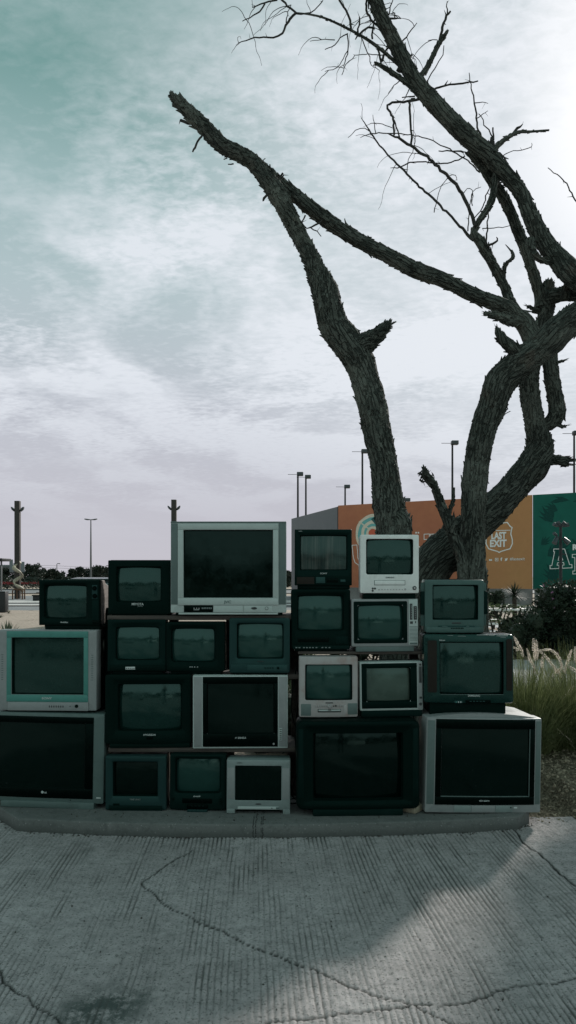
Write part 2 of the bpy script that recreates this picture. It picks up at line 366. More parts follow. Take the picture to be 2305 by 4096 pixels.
# planks carrying the left bays: (top px, Y front, x0, x1)
def shelf(py, Y, x0, x1, label, legs, ztop=None, dep=.34, th=.03):
    z = zat(py, Y); X0, X1 = (x0-CX)/F*Y, (x1-CX)/F*Y
    r = empty('plank_shelf', ((X0+X1)/2, Y, 0)); tag(r, label, 'shelf', 'plank shelves between the televisions'); xm = (X0+X1)/2
    mb = MB(); mb.box(X0-xm, X1-xm, -.015, dep, z-th, z-.0005, .004); mb.build('board', M['plank'], r)
    for (lx_, ly, zb) in legs:
        mb = MB(); x = (lx_-CX)/F*Y-xm; mb.box(x-.03, x+.03, ly, ly+.05, zb, z-th, .003); mb.build('leg', M['plank'], r)
    return z
z3 = shelf(2988, 4.66, 436, 1182, 'lowest long plank, under the row with the wide silver sided set', [(477, .22, KERB-.03), (668, .3, KERB-.03), (1168, .26, KERB-.03), (905, .30, KERB-.03)])
z2 = shelf(2697, 4.70, 433, 1196, 'middle long plank, under the row of three small dark sets', [(440, .28, z3), (768, .28, z3), (1185, .27, z3)])
z1 = shelf(2461, 4.71, 431, 1168, 'topmost long plank, under the largest silver set', [(436, .28, z2), (668, .27, z2), (909, .27, z2), (1160, .28, z2)])
zm = shelf(2604, 4.70, 1192, 1692, 'short dark plank laid between small sets right of the middle', [(1435, .25, zat(2884, yk(3262))-.01), (1684, .26, zat(2884, yk(3262))-.01), (1196, .25, zat(2884, yk(3262))-.01)], th=.02)

bdd = empty('upright_board', ((422-CX)/F*4.93, 4.93, KERB)); tag(bdd, 'black upright board closing the gap between the left column and the planks', 'board')
mb = MB(); mb.box(-.055, .05, 0, .03, 0, zat(2431, 4.93)-KERB, .003); mb.build('board', M['black'], bdd); mb = MB(); mb.box(-.02, .02, .031, .07, 0, .9, .002); mb.build('batten', M['plank'], bdd)
# row on the lowest plank
tv('wide black rounded set on the lowest plank left of the silver sided one', (422, 2698, 765, 2976), 4.64, (472, 2735, 728, 2923), .45, 'black', 'black', 'black', 'glassm', R=8, orad=9, mask=(4, .02), Rg=.85, lip=.08, sup=z3, base=(440, 760, -.006), bow=.012, slope=((456, 2722, 742, 2934), .010),
   panels=row('button', 'black2', [633, 645, 658, 670, 682, 697], 2951, 8, 3, .002)+[('emblem', 'gloss', (588, 2944, 614, 2956), .002, 2)], texts=[('HYUNDAI', 600, 2938, 7, 'label', 1.1)])
tv('black set with silver side columns and button strip on the lowest plank', (772, 2702, 1152, 2994), 4.63, (829, 2733, 1097, 2934), .45, 'silverlt', 'silverdk', 'gloss', 'glassd', R=3, orad=2, mask=(3, .006), Rg=9, sup=z3, base=(800, 1130, .03),
   panels=[('front_panel', 'gloss', (812, 2707, 1112, 2733), .003, 1), ('front_panel', 'gloss', (812, 2934, 1112, 2987), .003, 1), ('front_panel', 'gloss', (812, 2733, 829, 2934), .0027, 1), ('front_panel', 'gloss', (1097, 2733, 1112, 2934), .0027, 1), ('speaker_grille', 'silver', (777, 2707, 808, 2987), .002, 1), ('speaker_grille', 'silver', (1116, 2707, 1148, 2987), .002, 1), ('button_strip', 'silverlt', (1117, 2913, 1129, 2962), .004, 1)]+[q for yy in range(6) for q in row('button', 'ink', [1123], 2918+yy*7.6, 8, 3.4, .006)],
   knobs=[('power_button', 'chrome', 1095, 2975, 4.5, .007)], texts=[('SANSUI', 968, 2951, 7, 'label', 1.0, .003), ('//', 944, 2951, 6, 'label', 1.6, .003)])
# row on the middle plank
tv('small black set with pale sticker below its screen, left end of middle plank', (431, 2478, 663, 2686), 4.68, (462, 2507, 638, 2641), .37, 'black2', 'black', 'black', 'glass', R=5, orad=12, mask=(4, .016), Rg=.55, sup=z2, base=(450, 650), slope=((451, 2494, 651, 2650), .010),
   panels=[('control_ledge', 'black', (438, 2660, 660, 2684), .008, 2), ('sticker', 'label', (503, 2666, 542, 2678), .009, .5)]+row('button', 'ink', [508, 515.5, 523, 530, 537], 2673, 4, 4, .0105)+row('button', 'black2', [570, 580, 592, 604, 616], 2670, 6, 3, .0095))
tv('small black rounded set in the middle of the three on the middle plank', (664, 2488, 900, 2686), 4.68, (684, 2512, 862, 2648), .38, 'black', 'black', 'black', 'glass', R=8, orad=13, mask=(4, .016), Rg=.55, sup=z2, base=(680, 885), bow=.012, slope=((676, 2503, 872, 2658), .008),
   panels=row('button', 'label', [762, 770, 780, 792], 2667, 5, 2.5, .003)+row('button', 'black2', [806, 818], 2667, 7, 3, .003))
tv('small teal grey set with a lower control ledge, right end of the middle plank', (917, 2472, 1160, 2692), 4.66, (947, 2494, 1135, 2635), .37, 'tealgrey', 'black2', 'black', 'glass', R=8, orad=8, mask=(4, .016), Rg=.6, sup=z2, base=(930, 1150), slope=((943, 2490, 1139, 2640), .006),
   panels=[('control_ledge', 'tealgrey', (924, 2656, 1156, 2690), .008, 3), ('control_panel', 'slate', (990, 2659, 1150, 2683), .011, 2)]+row('button', 'black', [1062, 1072, 1082, 1092], 2671, 7, 4, .013), knobs=[('knob', 'black', 1113, 2671, 5, .02)], texts=[('HITACHI', 1042, 2646, 4.5, 'ink')])
# row on the topmost plank
tv('square black set left of the largest silver one, on the topmost plank', (432, 2241, 683, 2457), 4.69, (465, 2267, 645, 2408), .38, 'black', 'black', 'black', 'glassm', R=4, orad=5, mask=(4, .018), Rg=.6, sup=z1, base=(445, 670), housing_top=.012,
   texts=[('MIYOTA', 551, 2417, 9, 'label', 1.0), ('JAPAN', 562, 2425, 4.5, 'dimlabel', 1.1)])
tv('largest light silver set with grey speaker columns, crowning the stack', (683, 2086, 1146, 2451), 4.66, (735, 2120, 1092, 2391), .5, 'silverlt', 'silverdk', 'black', 'glassd', R=4, orad=2, mask=(4, .018), Rg=60, lip=.12, sup=z1, yaw=.01, tilt=.01, base=(700, 1130, .03), basem='black',
   panels=[('speaker_column', 'silverdk', (685, 2094, 711, 2418), .003, 2), ('speaker_column', 'silverdk', (1116, 2092, 1144, 2418), .003, 2), ('screen_frame', 'silverlt', (712, 2094, 1114, 2119), .008, 2), ('screen_frame', 'silverlt', (712, 2392, 1114, 2420), .008, 2), ('screen_frame', 'silverlt', (712, 2119, 734, 2392), .0078, 1), ('screen_frame', 'silverlt', (1093, 2119, 1114, 2392), .0078, 1),
           ('control_panel', 'gloss', (736, 2421, 853, 2449), .002, 1), ('control_flap', 'silverlt', (855, 2421, 973, 2449), .004, 1), ('control_flap', 'silverlt', (976, 2421, 1091, 2449), .004, 1), ('base_moulding', 'silverlt', (715, 2451, 1112, 2458), .006, 1), ('top_cap', 'silverdk', (683, 2086, 1146, 2092), .004, 2)]+row('button', 'dimlabel', [810, 817, 824, 831, 838, 845], 2433, 5, 7, .005)+[('plate', 'label', (775, 2438, 798, 2440), .003, .5)],
   knobs=[('sensor', 'ink', 1017, 2433, 5, .006, 2.4), ('power_button', 'ink', 1067, 2433, 7, .006), ('power_button', 'silverlt', 1067, 2433, 5.5, .008)]+[('jack', 'chrome', x, 2433, 2.5, .005) for x in (777, 787, 797)], texts=[('JVC', 912, 2408, 10.5, 'silverdk', 1.2, .008)])
# left column
_, zlg = None, zat(2852, 4.66)
zlg += .004
_, zso = tv('turquoise framed set with silver sides, second up in the left column', (-12, 2520, 389, 2842), 4.68, (44, 2551, 336, 2778), .46, 'silver', 'black', 'black', 'glassm', R=5, orad=2, mask=(4, .02), Rg=5, lip=.09, sup=zlg, base=(15, 372, .02), basem='black', yaw=-2.5,
   panels=[('screen_frame', 'turq', (24, 2525, 355, 2550), .005, 2), ('screen_frame', 'turq', (24, 2779, 355, 2807), .005, 2), ('screen_frame', 'turq', (24, 2550, 43, 2779), .0048, 1), ('screen_frame', 'turq', (337, 2550, 355, 2779), .0048, 1), ('control_strip', 'silver', (30, 2808, 357, 2842), .008, 2)],
   knobs=[('button', 'ink', 200+9.2*i, 2825, 5, .010, .5) for i in range(7)]+[('sensor', 'ink', 284, 2824, 2.5, .010), ('knob', 'black', 310, 2823, 7, .014)]+[('speaker_hole', 'silverdk', x, 2620+9*i, 1.6, .0008, 3) for i in range(12) for x in (6, 371)], texts=[('SONY', 189, 2793, 8, 'label', 1.35, .005)])
tv('small black set with wood grain side and tuner dials, on the turquoise framed one', (155, 2319, 400, 2501), 4.72, (174, 2340, 346, 2474), .40, 'black', 'wood', 'black', 'glassm', R=3, orad=9, mask=(4, .016), Rg=.6, lip=.035, taper=.8, sup=zso, base=(175, 398, .02), slope=((168, 2334, 352, 2480), .008), yaw=-1,
   panels=[('tuner_panel', 'tealgrey', (369, 2340, 391, 2397), .003, 2), ('control_panel', 'black2', (369, 2400, 396, 2480), .002, 1), ('control_panel', 'gloss', (370, 2482, 398, 2496), .003, 1)],
   knobs=[('dial', 'gloss', 380, 2353, 9, .016), ('dial', 'gloss', 381, 2384, 9, .016)], texts=[('GoldStar', 258, 2489, 5.5, 'label', 1.1)])
# centre right columns
ztop20 = zat(2884, yk(3262))
_, z18 = tv('stained silver set with disc slot and two speaker grilles, second row up', (1197, 2626, 1432, 2868), 4.60, (1221, 2658, 1410, 2800), .36, 'pinksilver', 'greengrey', 'black', 'glass', R=6, orad=6, mask=(4, .016), Rg=.7, sup=ztop20, base=(1215, 1415), bow=.014,
   panels=[('speaker_grille', 'silverdk', (1204, 2815, 1244, 2862), .001, 2), ('speaker_grille', 'silverdk', (1391, 2813, 1430, 2858), .001, 2), ('disc_slot', 'ink', (1271, 2835, 1364, 2848), .001, .5), ('disc_tray', 'silverlt', (1274, 2837, 1362, 2843), .002, .5), ('emblem', 'ink', (1302, 2808, 1332, 2812), .003, 1), ('card_slot', 'pinksilver', (1375, 2820, 1389, 2858), .002, 6)],
   knobs=[('button', 'chrome', x, 2823, 3, .005) for x in (1265, 1274, 1283, 1292, 1302, 1352, 1361, 1370)]+[('dial', 'chrome', 1318, 2823, 8, .010), ('button', 'ink', 1334, 2823, 2.5, .005), ('button', 'ink', 1343, 2822, 3.5, .005)], texts=[('DVD', 1318, 2839, 4, 'ink', 1, .002)])
tv('silver edged set with wide black surround, right of the disc slot set', (1441, 2648, 1694, 2842), 4.63, (1467, 2671, 1645, 2806), .38, 'silverlt', 'slate', 'black', 'glassl', R=3, orad=5, mask=(3, .014), Rg=.7, lip=.1, sup=ztop20, base=(1445, 1690, .004), basem='black2', yaw=2, roll=-.7,
   panels=[('front_panel', 'black', (1448, 2653, 1671, 2671), .002, 1), ('front_panel', 'black', (1448, 2806, 1671, 2833), .002, 1), ('front_panel', 'black', (1448, 2671, 1467, 2806), .0018, 1), ('front_panel', 'black', (1645, 2671, 1671, 2806), .0018, 1), ('control_panel', 'silver', (1674, 2650, 1692, 2838), .002, 1), ('button', 'ink', (1680, 2656, 1689, 2664), .005, 1), ('channel_strip', 'ink', (1679, 2667, 1690, 2733), .004, 1), ('button', 'ink', (1680, 2788, 1690, 2796), .005, 1), ('stripe', 'label', (1456, 2650, 1476, 2652), .0025, .3)], knobs=[('knob', 'ink', 1684, 2817, 5.5, .012)])
_, z15 = tv('tall black set with cassette recorder below its screen, under the striped screen one', (1165, 2357, 1402, 2597), 4.68, (1190, 2381, 1376, 2523), .39, 'black', 'black', 'black', 'glass', R=10, orad=8, mask=(4, .018), Rg=.6, sup=zm, base=(1180, 1390), slope=((1181, 2373, 1385, 2531), .008),
   panels=[('cassette_slot', 'gloss', (1192, 2550, 1316, 2568), .002, 1), ('vent_panel', 'black2', (1344, 2546, 1392, 2576), .002, 1), ('control_ledge', 'black2', (1172, 2582, 1398, 2597), .006, 1)]+row('button', 'dimlabel', [1186, 1198, 1216, 1228, 1240, 1252, 1266, 1290, 1304, 1318], 2590, 8, 5, .007))
tv('black set with vertical streaks down its screen above a matching control unit', (1179, 2117, 1408, 2342), 4.70, (1200, 2140, 1390, 2281), .38, 'black2', 'black', 'black', 'glasss', R=4, orad=4, mask=(4, .018), Rg=1.4, sup=z15, base=(1190, 1400), slope=((1194, 2134, 1396, 2287), .006),
   panels=[('control_unit', 'black', (1184, 2304, 1406, 2342), .004, 2), ('speaker_grille', 'speakerbrown', (1187, 2308, 1258, 2337), .006, 1), ('display', 'slate', (1264, 2308, 1301, 2333), .007, 1), ('cassette_slot', 'gloss', (1306, 2312, 1354, 2330), .006, 1), ('button', 'slate', (1362, 2318, 1382, 2328), .009, 1)]+row('emblem', 'label', [1197, 1202, 1207], 2124.5, 3.5, 2, .001), texts=[('SONY', 1295, 2294, 5.5, 'label', 1.35)])
_, z17 = tv('old silver set with slider tuner and slatted speaker, under the white one', (1408, 2396, 1675, 2586), 4.66, (1430, 2418, 1616, 2560), .36, 'silver', 'silver', 'black', 'glass', R=3, orad=16, mask=(2, .012), Rg=.55, lip=.09, sup=zm, base=(1425, 1658, .004), basem='silverdk', yaw=1.5, roll=-.4,
   panels=[('screen_frame', 'black', (1416, 2405, 1631, 2420), .003, 5), ('screen_frame', 'black', (1416, 2558, 1631, 2573), .003, 5), ('screen_frame', 'black', (1416, 2412, 1432, 2567), .0028, 3), ('screen_frame', 'black', (1614, 2412, 1631, 2567), .0028, 3), ('control_panel', 'silverlt', (1637, 2398, 1673, 2580), .003, 1), ('tuner_strip', 'ink', (1641, 2415, 1652, 2480), .005, 1), ('tuner_strip', 'ink', (1656, 2425, 1670, 2480), .005, 1), ('button', 'ink', (1642, 2486, 1653, 2496), .006, 1), ('button', 'ink', (1662, 2485, 1666, 2494), .006, 1), ('nameplate', 'silverdk', (1640, 2571, 1671, 2578), .004, .5)]+[('speaker_slat', 'silverdk', (1639, 2506+5.4*i, 1672, 2508.6+5.4*i), .0036, .3) for i in range(11)]+row('slider', 'label', [1647], 2425, 3, 2, .007)+[q for i in range(7) for q in row('slider', 'label', [1647], 2430+7*i, 3, 2, .007)]+[q for i in range(6) for q in row('slider', 'label', [1663], 2432+8*i, 3, 2, .007)])
tv('yellowed white set with cassette slot and round power knob, highest in its column', (1441, 2139, 1676, 2373), 4.66, (1465, 2156, 1653, 2298), .36, 'white', 'white', 'black', 'glassm', R=6, orad=8, mask=(4, .016), Rg=.65, sup=z17, base=(1455, 1665, .015), bow=.006,
   panels=[('cassette_slot', 'silverdk', (1497, 2321, 1621, 2341), .001, 1), ('cassette_flap', 'white', (1499, 2322.5, 1619, 2339), .003, 1)],
   knobs=[('power_knob', 'ink', 1658, 2352, 8, .006), ('power_knob', 'chrome', 1658, 2352, 4.5, .011), ('jack', 'ink', 1491, 2354, 4, .003), ('jack', 'ink', 1500, 2354, 4, .003), ('jack', 'ink', 1491, 2363, 4, .003), ('button', 'chrome', 1621, 2357, 4, .005), ('sensor', 'ink', 1516, 2359, 2, .002)]+[('button', 'chrome', 1528+11.6*i, 2358, 2.4, .004) for i in range(8)], texts=[('SAMSUNG', 1560, 2310, 5, 'silverdk', 1.05)])
# right column
zqt = zat(2872, yk(3252))+.006
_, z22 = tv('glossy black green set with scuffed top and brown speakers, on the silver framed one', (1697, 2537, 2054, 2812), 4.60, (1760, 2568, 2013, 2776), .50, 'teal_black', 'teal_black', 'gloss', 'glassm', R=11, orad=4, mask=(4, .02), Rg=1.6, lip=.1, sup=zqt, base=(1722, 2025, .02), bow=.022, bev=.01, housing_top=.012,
   panels=[('speaker', 'speakerbrown', (1712, 2562, 1748, 2770), .003, 5), ('speaker', 'speakerbrown', (2024, 2556, 2048, 2762), .003, 5), ('jack_panel', 'slate', (1815, 2801, 1849, 2811), .004, 4), ('control_panel', 'gloss', (1860, 2797, 1960, 2809), .004, 3), ('screen_trim', 'silverdk', (1762, 2776, 2010, 2777.5), .002, .3)]+[('sunlit_scuff', 'silver2', (x0_, y0_, x1_, y1_), .0022, 1.2) for x0_, y0_, x1_, y1_ in ((1905, 2538, 1948, 2541), (1952, 2540, 1976, 2542.5), (1984, 2541, 2030, 2545), (1830, 2543, 1862, 2545), (2000, 2547, 2022, 2550), (1790, 2541, 1812, 2543))]+row('button', 'slate', [1880, 1893, 1906, 1919, 1932], 2803, 8, 4, .006), knobs=[('jack', 'label', 1832, 2806, 2.6, .007), ('jack', 'label', 1841, 2806, 2.6, .007), ('jack', 'turq', 1823, 2806, 2.6, .007)], texts=[('SAMSUNG', 1893, 2781, 7, 'label', 1.05), ('Hitron', 1769, 2561, 6, 'label')])  # pale scuffs on the top edge, its sunlit highlight painted into them
tv('green grey set with dark speaker wings and sunlit top, highest in the right column', (1700, 2319, 1936, 2530), 4.66, (1731, 2340, 1912, 2479), .40, 'greengrey', 'silverlt', 'black', 'glassm', R=9, orad=4, mask=(4, .018), Rg=.65, sup=z22, base=(1712, 1925, .01), bow=.012, housing_top=.016,  # lighter housing colour paints in the bright sunlit top edge
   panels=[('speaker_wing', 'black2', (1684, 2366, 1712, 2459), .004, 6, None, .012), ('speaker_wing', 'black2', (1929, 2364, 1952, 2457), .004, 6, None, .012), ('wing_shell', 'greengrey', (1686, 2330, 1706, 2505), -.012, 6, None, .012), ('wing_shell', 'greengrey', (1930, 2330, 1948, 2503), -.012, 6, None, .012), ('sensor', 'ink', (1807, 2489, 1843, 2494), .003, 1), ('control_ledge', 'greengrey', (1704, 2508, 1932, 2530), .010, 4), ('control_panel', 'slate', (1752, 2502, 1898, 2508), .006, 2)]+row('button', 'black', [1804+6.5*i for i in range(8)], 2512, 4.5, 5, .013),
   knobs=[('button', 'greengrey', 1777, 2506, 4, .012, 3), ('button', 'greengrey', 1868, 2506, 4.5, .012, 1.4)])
# ================================================================= ground, road, kerb
def vnoise(x, y, seed):
    rs = np.random.RandomState(seed); T = rs.rand(256, 256).astype(np.float32)
    xi = np.floor(x).astype(int); yi = np.floor(y).astype(int); fx = x-xi; fy = y-yi
    fx = fx*fx*(3-2*fx); fy = fy*fy*(3-2*fy); g = lambda i, j: T[i % 256, j % 256]
    return (g(xi, yi)*(1-fx)+g(xi+1, yi)*fx)*(1-fy)+(g(xi, yi+1)*(1-fx)+g(xi+1, yi+1)*fx)*fy
def fbm(x, y, seed, o=4):
    s = 0; a = .5
    for i in range(o): s = s+a*vnoise(x*2**i+17*i, y*2**i+5*i, seed+i); a *= .5
    return s
def grid(name, xs, ys, zf, mat, attrs=None, smooth=True):
    X, Y = np.meshgrid(np.array(xs, dtype=np.float64), np.array(ys, dtype=np.float64)); Z = zf(X, Y); ny, nx = X.shape
    me = bpy.data.meshes.new(name); me.vertices.add(nx*ny)
    me.vertices.foreach_set('co', np.stack([X, Y, Z], -1).astype(np.float32).ravel())
    i = np.arange((ny-1)*(nx-1)); r, c = i//(nx-1), i % (nx-1); a = r*nx+c
    q = np.stack([a, a+1, a+nx+1, a+nx], -1).astype(np.int32).ravel()
    me.loops.add(len(q)); me.loops.foreach_set('vertex_index', q); me.polygons.add(len(i))
    me.polygons.foreach_set('loop_start', np.arange(0, len(q), 4, dtype=np.int32)); me.polygons.foreach_set('loop_total', np.full(len(i), 4, dtype=np.int32))
    me.update(); me.validate()
    me.polygons.foreach_set('use_smooth', [smooth]*len(me.polygons))
    for k, fn in (attrs or {}).items():
        at = me.attributes.new(k, 'FLOAT', 'POINT'); at.data.foreach_set('value', fn(X, Y).astype(np.float32).ravel())
    me.materials.append(mat); o = bpy.data.objects.new(name, me); COL.objects.link(o); return o
def pl(pts): return [(G(1.5897*x, 3100+1.5897*y).x, G(1.5897*x, 3100+1.5897*y).y) for x, y in pts]
CRACKS = [(pl([(482,188),(440,212),(400,240),(368,262),(350,272),(372,290),(400,312),(440,337),(470,352),(515,375),(560,395),(610,418),(660,440),(712,463),(760,480),(815,500),(860,520),(905,542),(940,555),(985,570),(1040,582),(1085,600),(1140,627),(1200,655)]), .006),
          (pl([(600,632),(640,627),(720,615),(800,605),(870,600),(920,595),(1000,588),(1040,580),(1100,575),(1150,568),(1200,560),(1250,548),(1300,535),(1350,526),(1400,518),(1470,508),(1560,498)]), .007),
          (pl([(-60,440),(0,495),(12,520),(30,530),(55,553),(80,575),(115,598),(130,612),(150,627),(190,660)]), .007),
          (pl([(1285,125),(1295,140),(1320,170),(1350,195),(1380,220),(1415,252),(1450,285),(1560,380)]), .008)]
def crackdist(X, Y):
    wx = X+(fbm(X*9, Y*9, 3)-.47)*.045+(fbm(X*40, Y*40, 13)-.47)*.010; wy = Y+(fbm(X*9, Y*9, 9)-.47)*.045+(fbm(X*40, Y*40, 19)-.47)*.010
    out = np.full(X.shape, 9.0)
    for pts, w in CRACKS:
        d = np.full(X.shape, 9.0)
        for (ax, ay), (bx, by_) in zip(pts[:-1], pts[1:]):
            dx, dy = bx-ax, by_-ay; L2 = dx*dx+dy*dy+1e-12
            t = np.clip(((wx-ax)*dx+(wy-ay)*dy)/L2, 0, 1)
            d = np.minimum(d, np.hypot(wx-ax-t*dx, wy-ay-t*dy))
        out = np.minimum(out, d/w)
    return out/(.55+.55*fbm(X*6, Y*6, 77))
JA, JB = pl([(1295, 140)])[0], pl([(1450, 285)])[0]
def side(X, Y): return np.clip(((X-JA[0])*(JB[1]-JA[1])-(Y-JA[1])*(JB[0]-JA[0]))/.05*-1, -1, 1)   # >0 right of the joint
def groove(X, Y):
    xr = X+.047*(Y-3.4)+(fbm(X*.9, Y*.7, 31)-.47)*.05+(fbm(X*12, Y*7, 32)-.47)*.007
    ph = xr/.0245; g = np.abs((ph % 1)-.5)*2
    g = np.clip((g-.42)/.5, 0, 1); amp = np.clip(1.9*fbm(X*15, Y*3.2, 41)-.25, .22, 1.15)*(.55+.75*vnoise(np.floor(ph)*.77+9, Y*1.3, 47))*np.clip(2.5*fbm(X*.8, Y*.9, 43)-.05, .7, 1)
    return g*amp*np.where(side(X, Y) > 0, .25, 1.0)
def roadz(X, Y):
    c = np.clip(1-crackdist(X, Y), 0, 1)
    z = -.0075*groove(X, Y)-.009*c**.6+(fbm(X*45, Y*45, 51)-.47)*.0055+(fbm(X*3, Y*3, 55)-.47)*.006
    z += np.where(side(X, Y) > 0, (fbm(X*30, Y*30, 61)-.47)*.012, 0)
    return z
def concrete(name, detail):
    m, t, b = newmat(name); co = objco(t); P = t('ShaderNodeNewGeometry')
    n = t.noise(P, 1.1, 6, .65); n2 = t.noise(P, 16, 5, .7); n3 = t.noise(P, 78, 4, .8); n4 = t.noise(P, 34, 4, .75); st = t.noise(P, 3.2, 5, .65)
    c = t.mix(t.mr(n, .3, .7), (.295, .272, .272), (.40, .372, .374)); c = t.mix(t.mr(n2, .38, .7, 0, .55), c, (.16, .158, .158))
    c = t.mix(t.mr(n3, .54, .64, 0, .85), c, (.05, .052, .05)); c = t.mix(t.mr(n3, .26, .4, .6, 0), c, (.34, .33, .33))
    c = t.mix(t.mr(n4, .57, .66, 0, .7), c, (.075, .078, .076)); c = t.mix(t.mr(n4, .30, .40, .45, 0), c, (.45, .44, .44)); c = t.mix(t.mr(st, .56, .75, 0, .55), c, (.095, .1, .097))
    if detail:
        # dark oily patch at the lower left and soil washed out beside the kerb
        sp = t('ShaderNodeSeparateXYZ', P); s0 = G(430, 4020)
        dx = t.m('DIVIDE', t.m('SUBTRACT', sp, s0.x), .20); 
        sy = t('ShaderNodeSeparateXYZ', P, out=1); dy = t.m('DIVIDE', t.m('SUBTRACT', sy, s0.y), .16)
        r = t.m('ADD', t.m('SQRT', t.m('ADD', t.m('MULTIPLY', dx, dx), t.m('MULTIPLY', dy, dy))), t.m('MULTIPLY', t.m('SUBTRACT', st, .5), 1.8))
        c = t.mix(t.m('MULTIPLY', t.mr(r, .2, 1.3, 1, 0), t.mr(t.m('ADD', n2, t.m('MULTIPLY', n4, .6)), .62, .86, .15, .9)), c, (.04, .058, .054))
        ck = t('ShaderNodeAttribute', attribute_name='crack', out=2); gr = t('ShaderNodeAttribute', attribute_name='groove', out=2)
        c = t.mix(t.mr(gr, .1, .8, 0, .8), c, (.085, .082, .078)); c = t.mix(ck, c, (.022, .022, .020))
    t.put(b.inputs['Base Color'], c); b.inputs['Roughness'].default_value = .85; b.inputs['Specular IOR Level'].default_value = .25
    h = t.m('ADD', t.m('MULTIPLY', n2, .6), n3); bump(t, b, h, .8, .008)
    return m
M['road'] = concrete('raked_concrete', True); M['conc'] = concrete('plain_concrete', False)
xs = np.arange(-2.7, 2.9, .0046); ys = np.concatenate([np.arange(1.9, 2.9, .011), np.arange(2.9, 4.72, .017)])
tag(grid('road', xs, ys, roadz, M['road'], {'crack': lambda X, Y: np.clip(1.5-crackdist(X, Y)*1.15, 0, 1), 'groove': groove}), kind='structure')
mb = MB()
for x0, x1, y0, y1 in [(-60, -2.7, -45, 4.72), (2.9, 60, -45, 4.72), (-2.7, 2.9, -45, 1.9)]: mb.add([(x0,y0,0),(x1,y0,0),(x1,y1,0),(x0,y1,0)], [(0,1,2,3)])
tag(mb.build('forecourt', M['conc'], None, 0), kind='structure')
# sand / soil
def sandmat():
    m, t, b = newmat('sand_and_soil'); P = t('ShaderNodeNewGeometry')
    n = t.noise(P, .6, 5, .6); n2 = t.noise(P, 9, 6, .7); n3 = t.noise(P, 60, 4, .7)
    sand = t.mix(t.mr(n2, .35, .7), (.42, .35, .30), (.30, .245, .205)); sand = t.mix(t.mr(n, .45, .7, 0, .5), sand, (.27, .22, .185))
    soil = t.mix(t.mr(n3, .35, .65), (.055, .046, .034), (.17, .145, .105)); soil = t.mix(t.mr(n2, .5, .7, 0, .8), soil, (.25, .215, .16))
    so = t('ShaderNodeAttribute', attribute_name='soil', out=2)
    c = t.mix(so, sand, soil); t.put(b.inputs['Base Color'], c); b.inputs['Roughness'].default_value = .95; b.inputs['Specular IOR Level'].default_value = .1
    bump(t, b, t.m('ADD', n2, n3), .7, .03); return m
M['sand'] = sandmat()
M['farsand'] = simple('far_sand', (.36, .30, .25), .95, .1, var=.2, scale=.4)
def soilmask(X, Y):
    e = (X-1.0)/.5+(fbm(X*2, Y*2, 71)-.47)*1.5
    a = np.clip(e, 0, 1)*np.clip((11-Y)/1.5, 0, 1); bed = np.exp(-(((X-.9)/1.2)**2+((Y-6.6)/1.3)**2))
    return np.clip(np.maximum(a, bed*1.2), 0, 1)
def sandz(X, Y):
    far = np.clip((Y-6)/6, 0, 1); z = .045*np.clip((Y-4.6)/.5, 0, 1)-.04*far
    z = z+(fbm(X*1.2, Y*1.2, 81)-.47)*.07*np.clip((Y-4.8)/1, 0, 1)+(fbm(X*9, Y*9, 85)-.47)*.03+(fbm(X*38, Y*38, 88)-.47)*.022*(Y < 9)
    mound = np.clip((X-1.45)/.35, 0, 1)*np.clip((Y-4.5)/.3, 0, 1)*np.clip((9-Y)/3, 0, 1)*.06
    z = z+mound+.012; under = np.clip((1.9-X)/.1, 0, 1)*np.clip((5.3-Y)/.1, 0, 1)
    return z*(1-under)-.012*under+.004
ysg = np.concatenate([np.arange(4.52, 6.5, .03), np.arange(6.5, 12, .12), np.arange(12, 33, .7)])
xsg = np.concatenate([np.arange(-24, -3, .6), np.arange(-3, 1.2, .07), np.arange(1.2, 3.2, .022), np.arange(3.2, 6, .1), np.arange(6, 25, .7)])
def sandcut(X, Y):
    z = sandz(X, Y)
    edge = 4.60-.03*np.clip((X-1.5)/1.2, 0, 1)+(fbm(X*7, Y*0+2, 91)-.47)*.07
    return np.where((Y < edge) | ((X < 1.38) & (Y < 4.7)), -.03, z)
tag(grid('sandy_ground', xsg, ysg, sandcut, M['sand'], {'soil': soilmask}), kind='structure')
mb = MB(); mb.add([(-900,-400,-.035),(900,-400,-.035),(900,1500,-.035),(-900,1500,-.035)], [(0,1,2,3)])
tag(mb.build('ground', M['farsand'], None, 0), kind='structure')
# gravel chips on the soil and debris along the kerb
def chips(name, mat, spots, kind='stuff'):
    mb = MB()
    for p, r in spots:
        a = [random.uniform(.6, 1.3) for _ in range(3)]; R = Matrix.Rotation(random.uniform(0, 6), 3, Vector((random.uniform(-1,1), random.uniform(-1,1), random.uniform(-1,1))).normalized())
        vs = [R @ Vector(v) for v in ((a[0],0,0),(-a[1],0,0),(0,a[2],0),(0,-a[0],0),(0,0,a[1]*.7),(0,0,-a[2]*.7))]
        mb.add([Vector(p)+v*r for v in vs], [(0,2,4),(2,1,4),(1,3,4),(3,0,4),(2,0,5),(1,2,5),(3,1,5),(0,3,5)])
    return tag(mb.build(name, mat, None, 0, recalc=False), kind=kind)
M['chip'] = simple('gravel_chip', (.20, .17, .125), .9, .2, var=.6, scale=30)
M['chipd'] = simple('dark_chip', (.05, .045, .04), .9, .2, var=.5, scale=30)
sp = []
for _ in range(5200):
    x, y = random.uniform(1.4, 3.3), 4.58+abs(random.gauss(0, 1.1))
    if y > 8: continue
    z = float(sandcut(np.array([[x]]), np.array([[y]]))[0, 0]) if False else None
    sp.append((x, y))
A = np.array(sp); zz = sandcut(A[:, 0][None], A[:, 1][None])[0]
chips('gravel', M['chip'], [((x, y, z+.002), abs(random.gauss(0, .007))+.004) for (x, y), z in zip(sp, zz) if z > -.02])
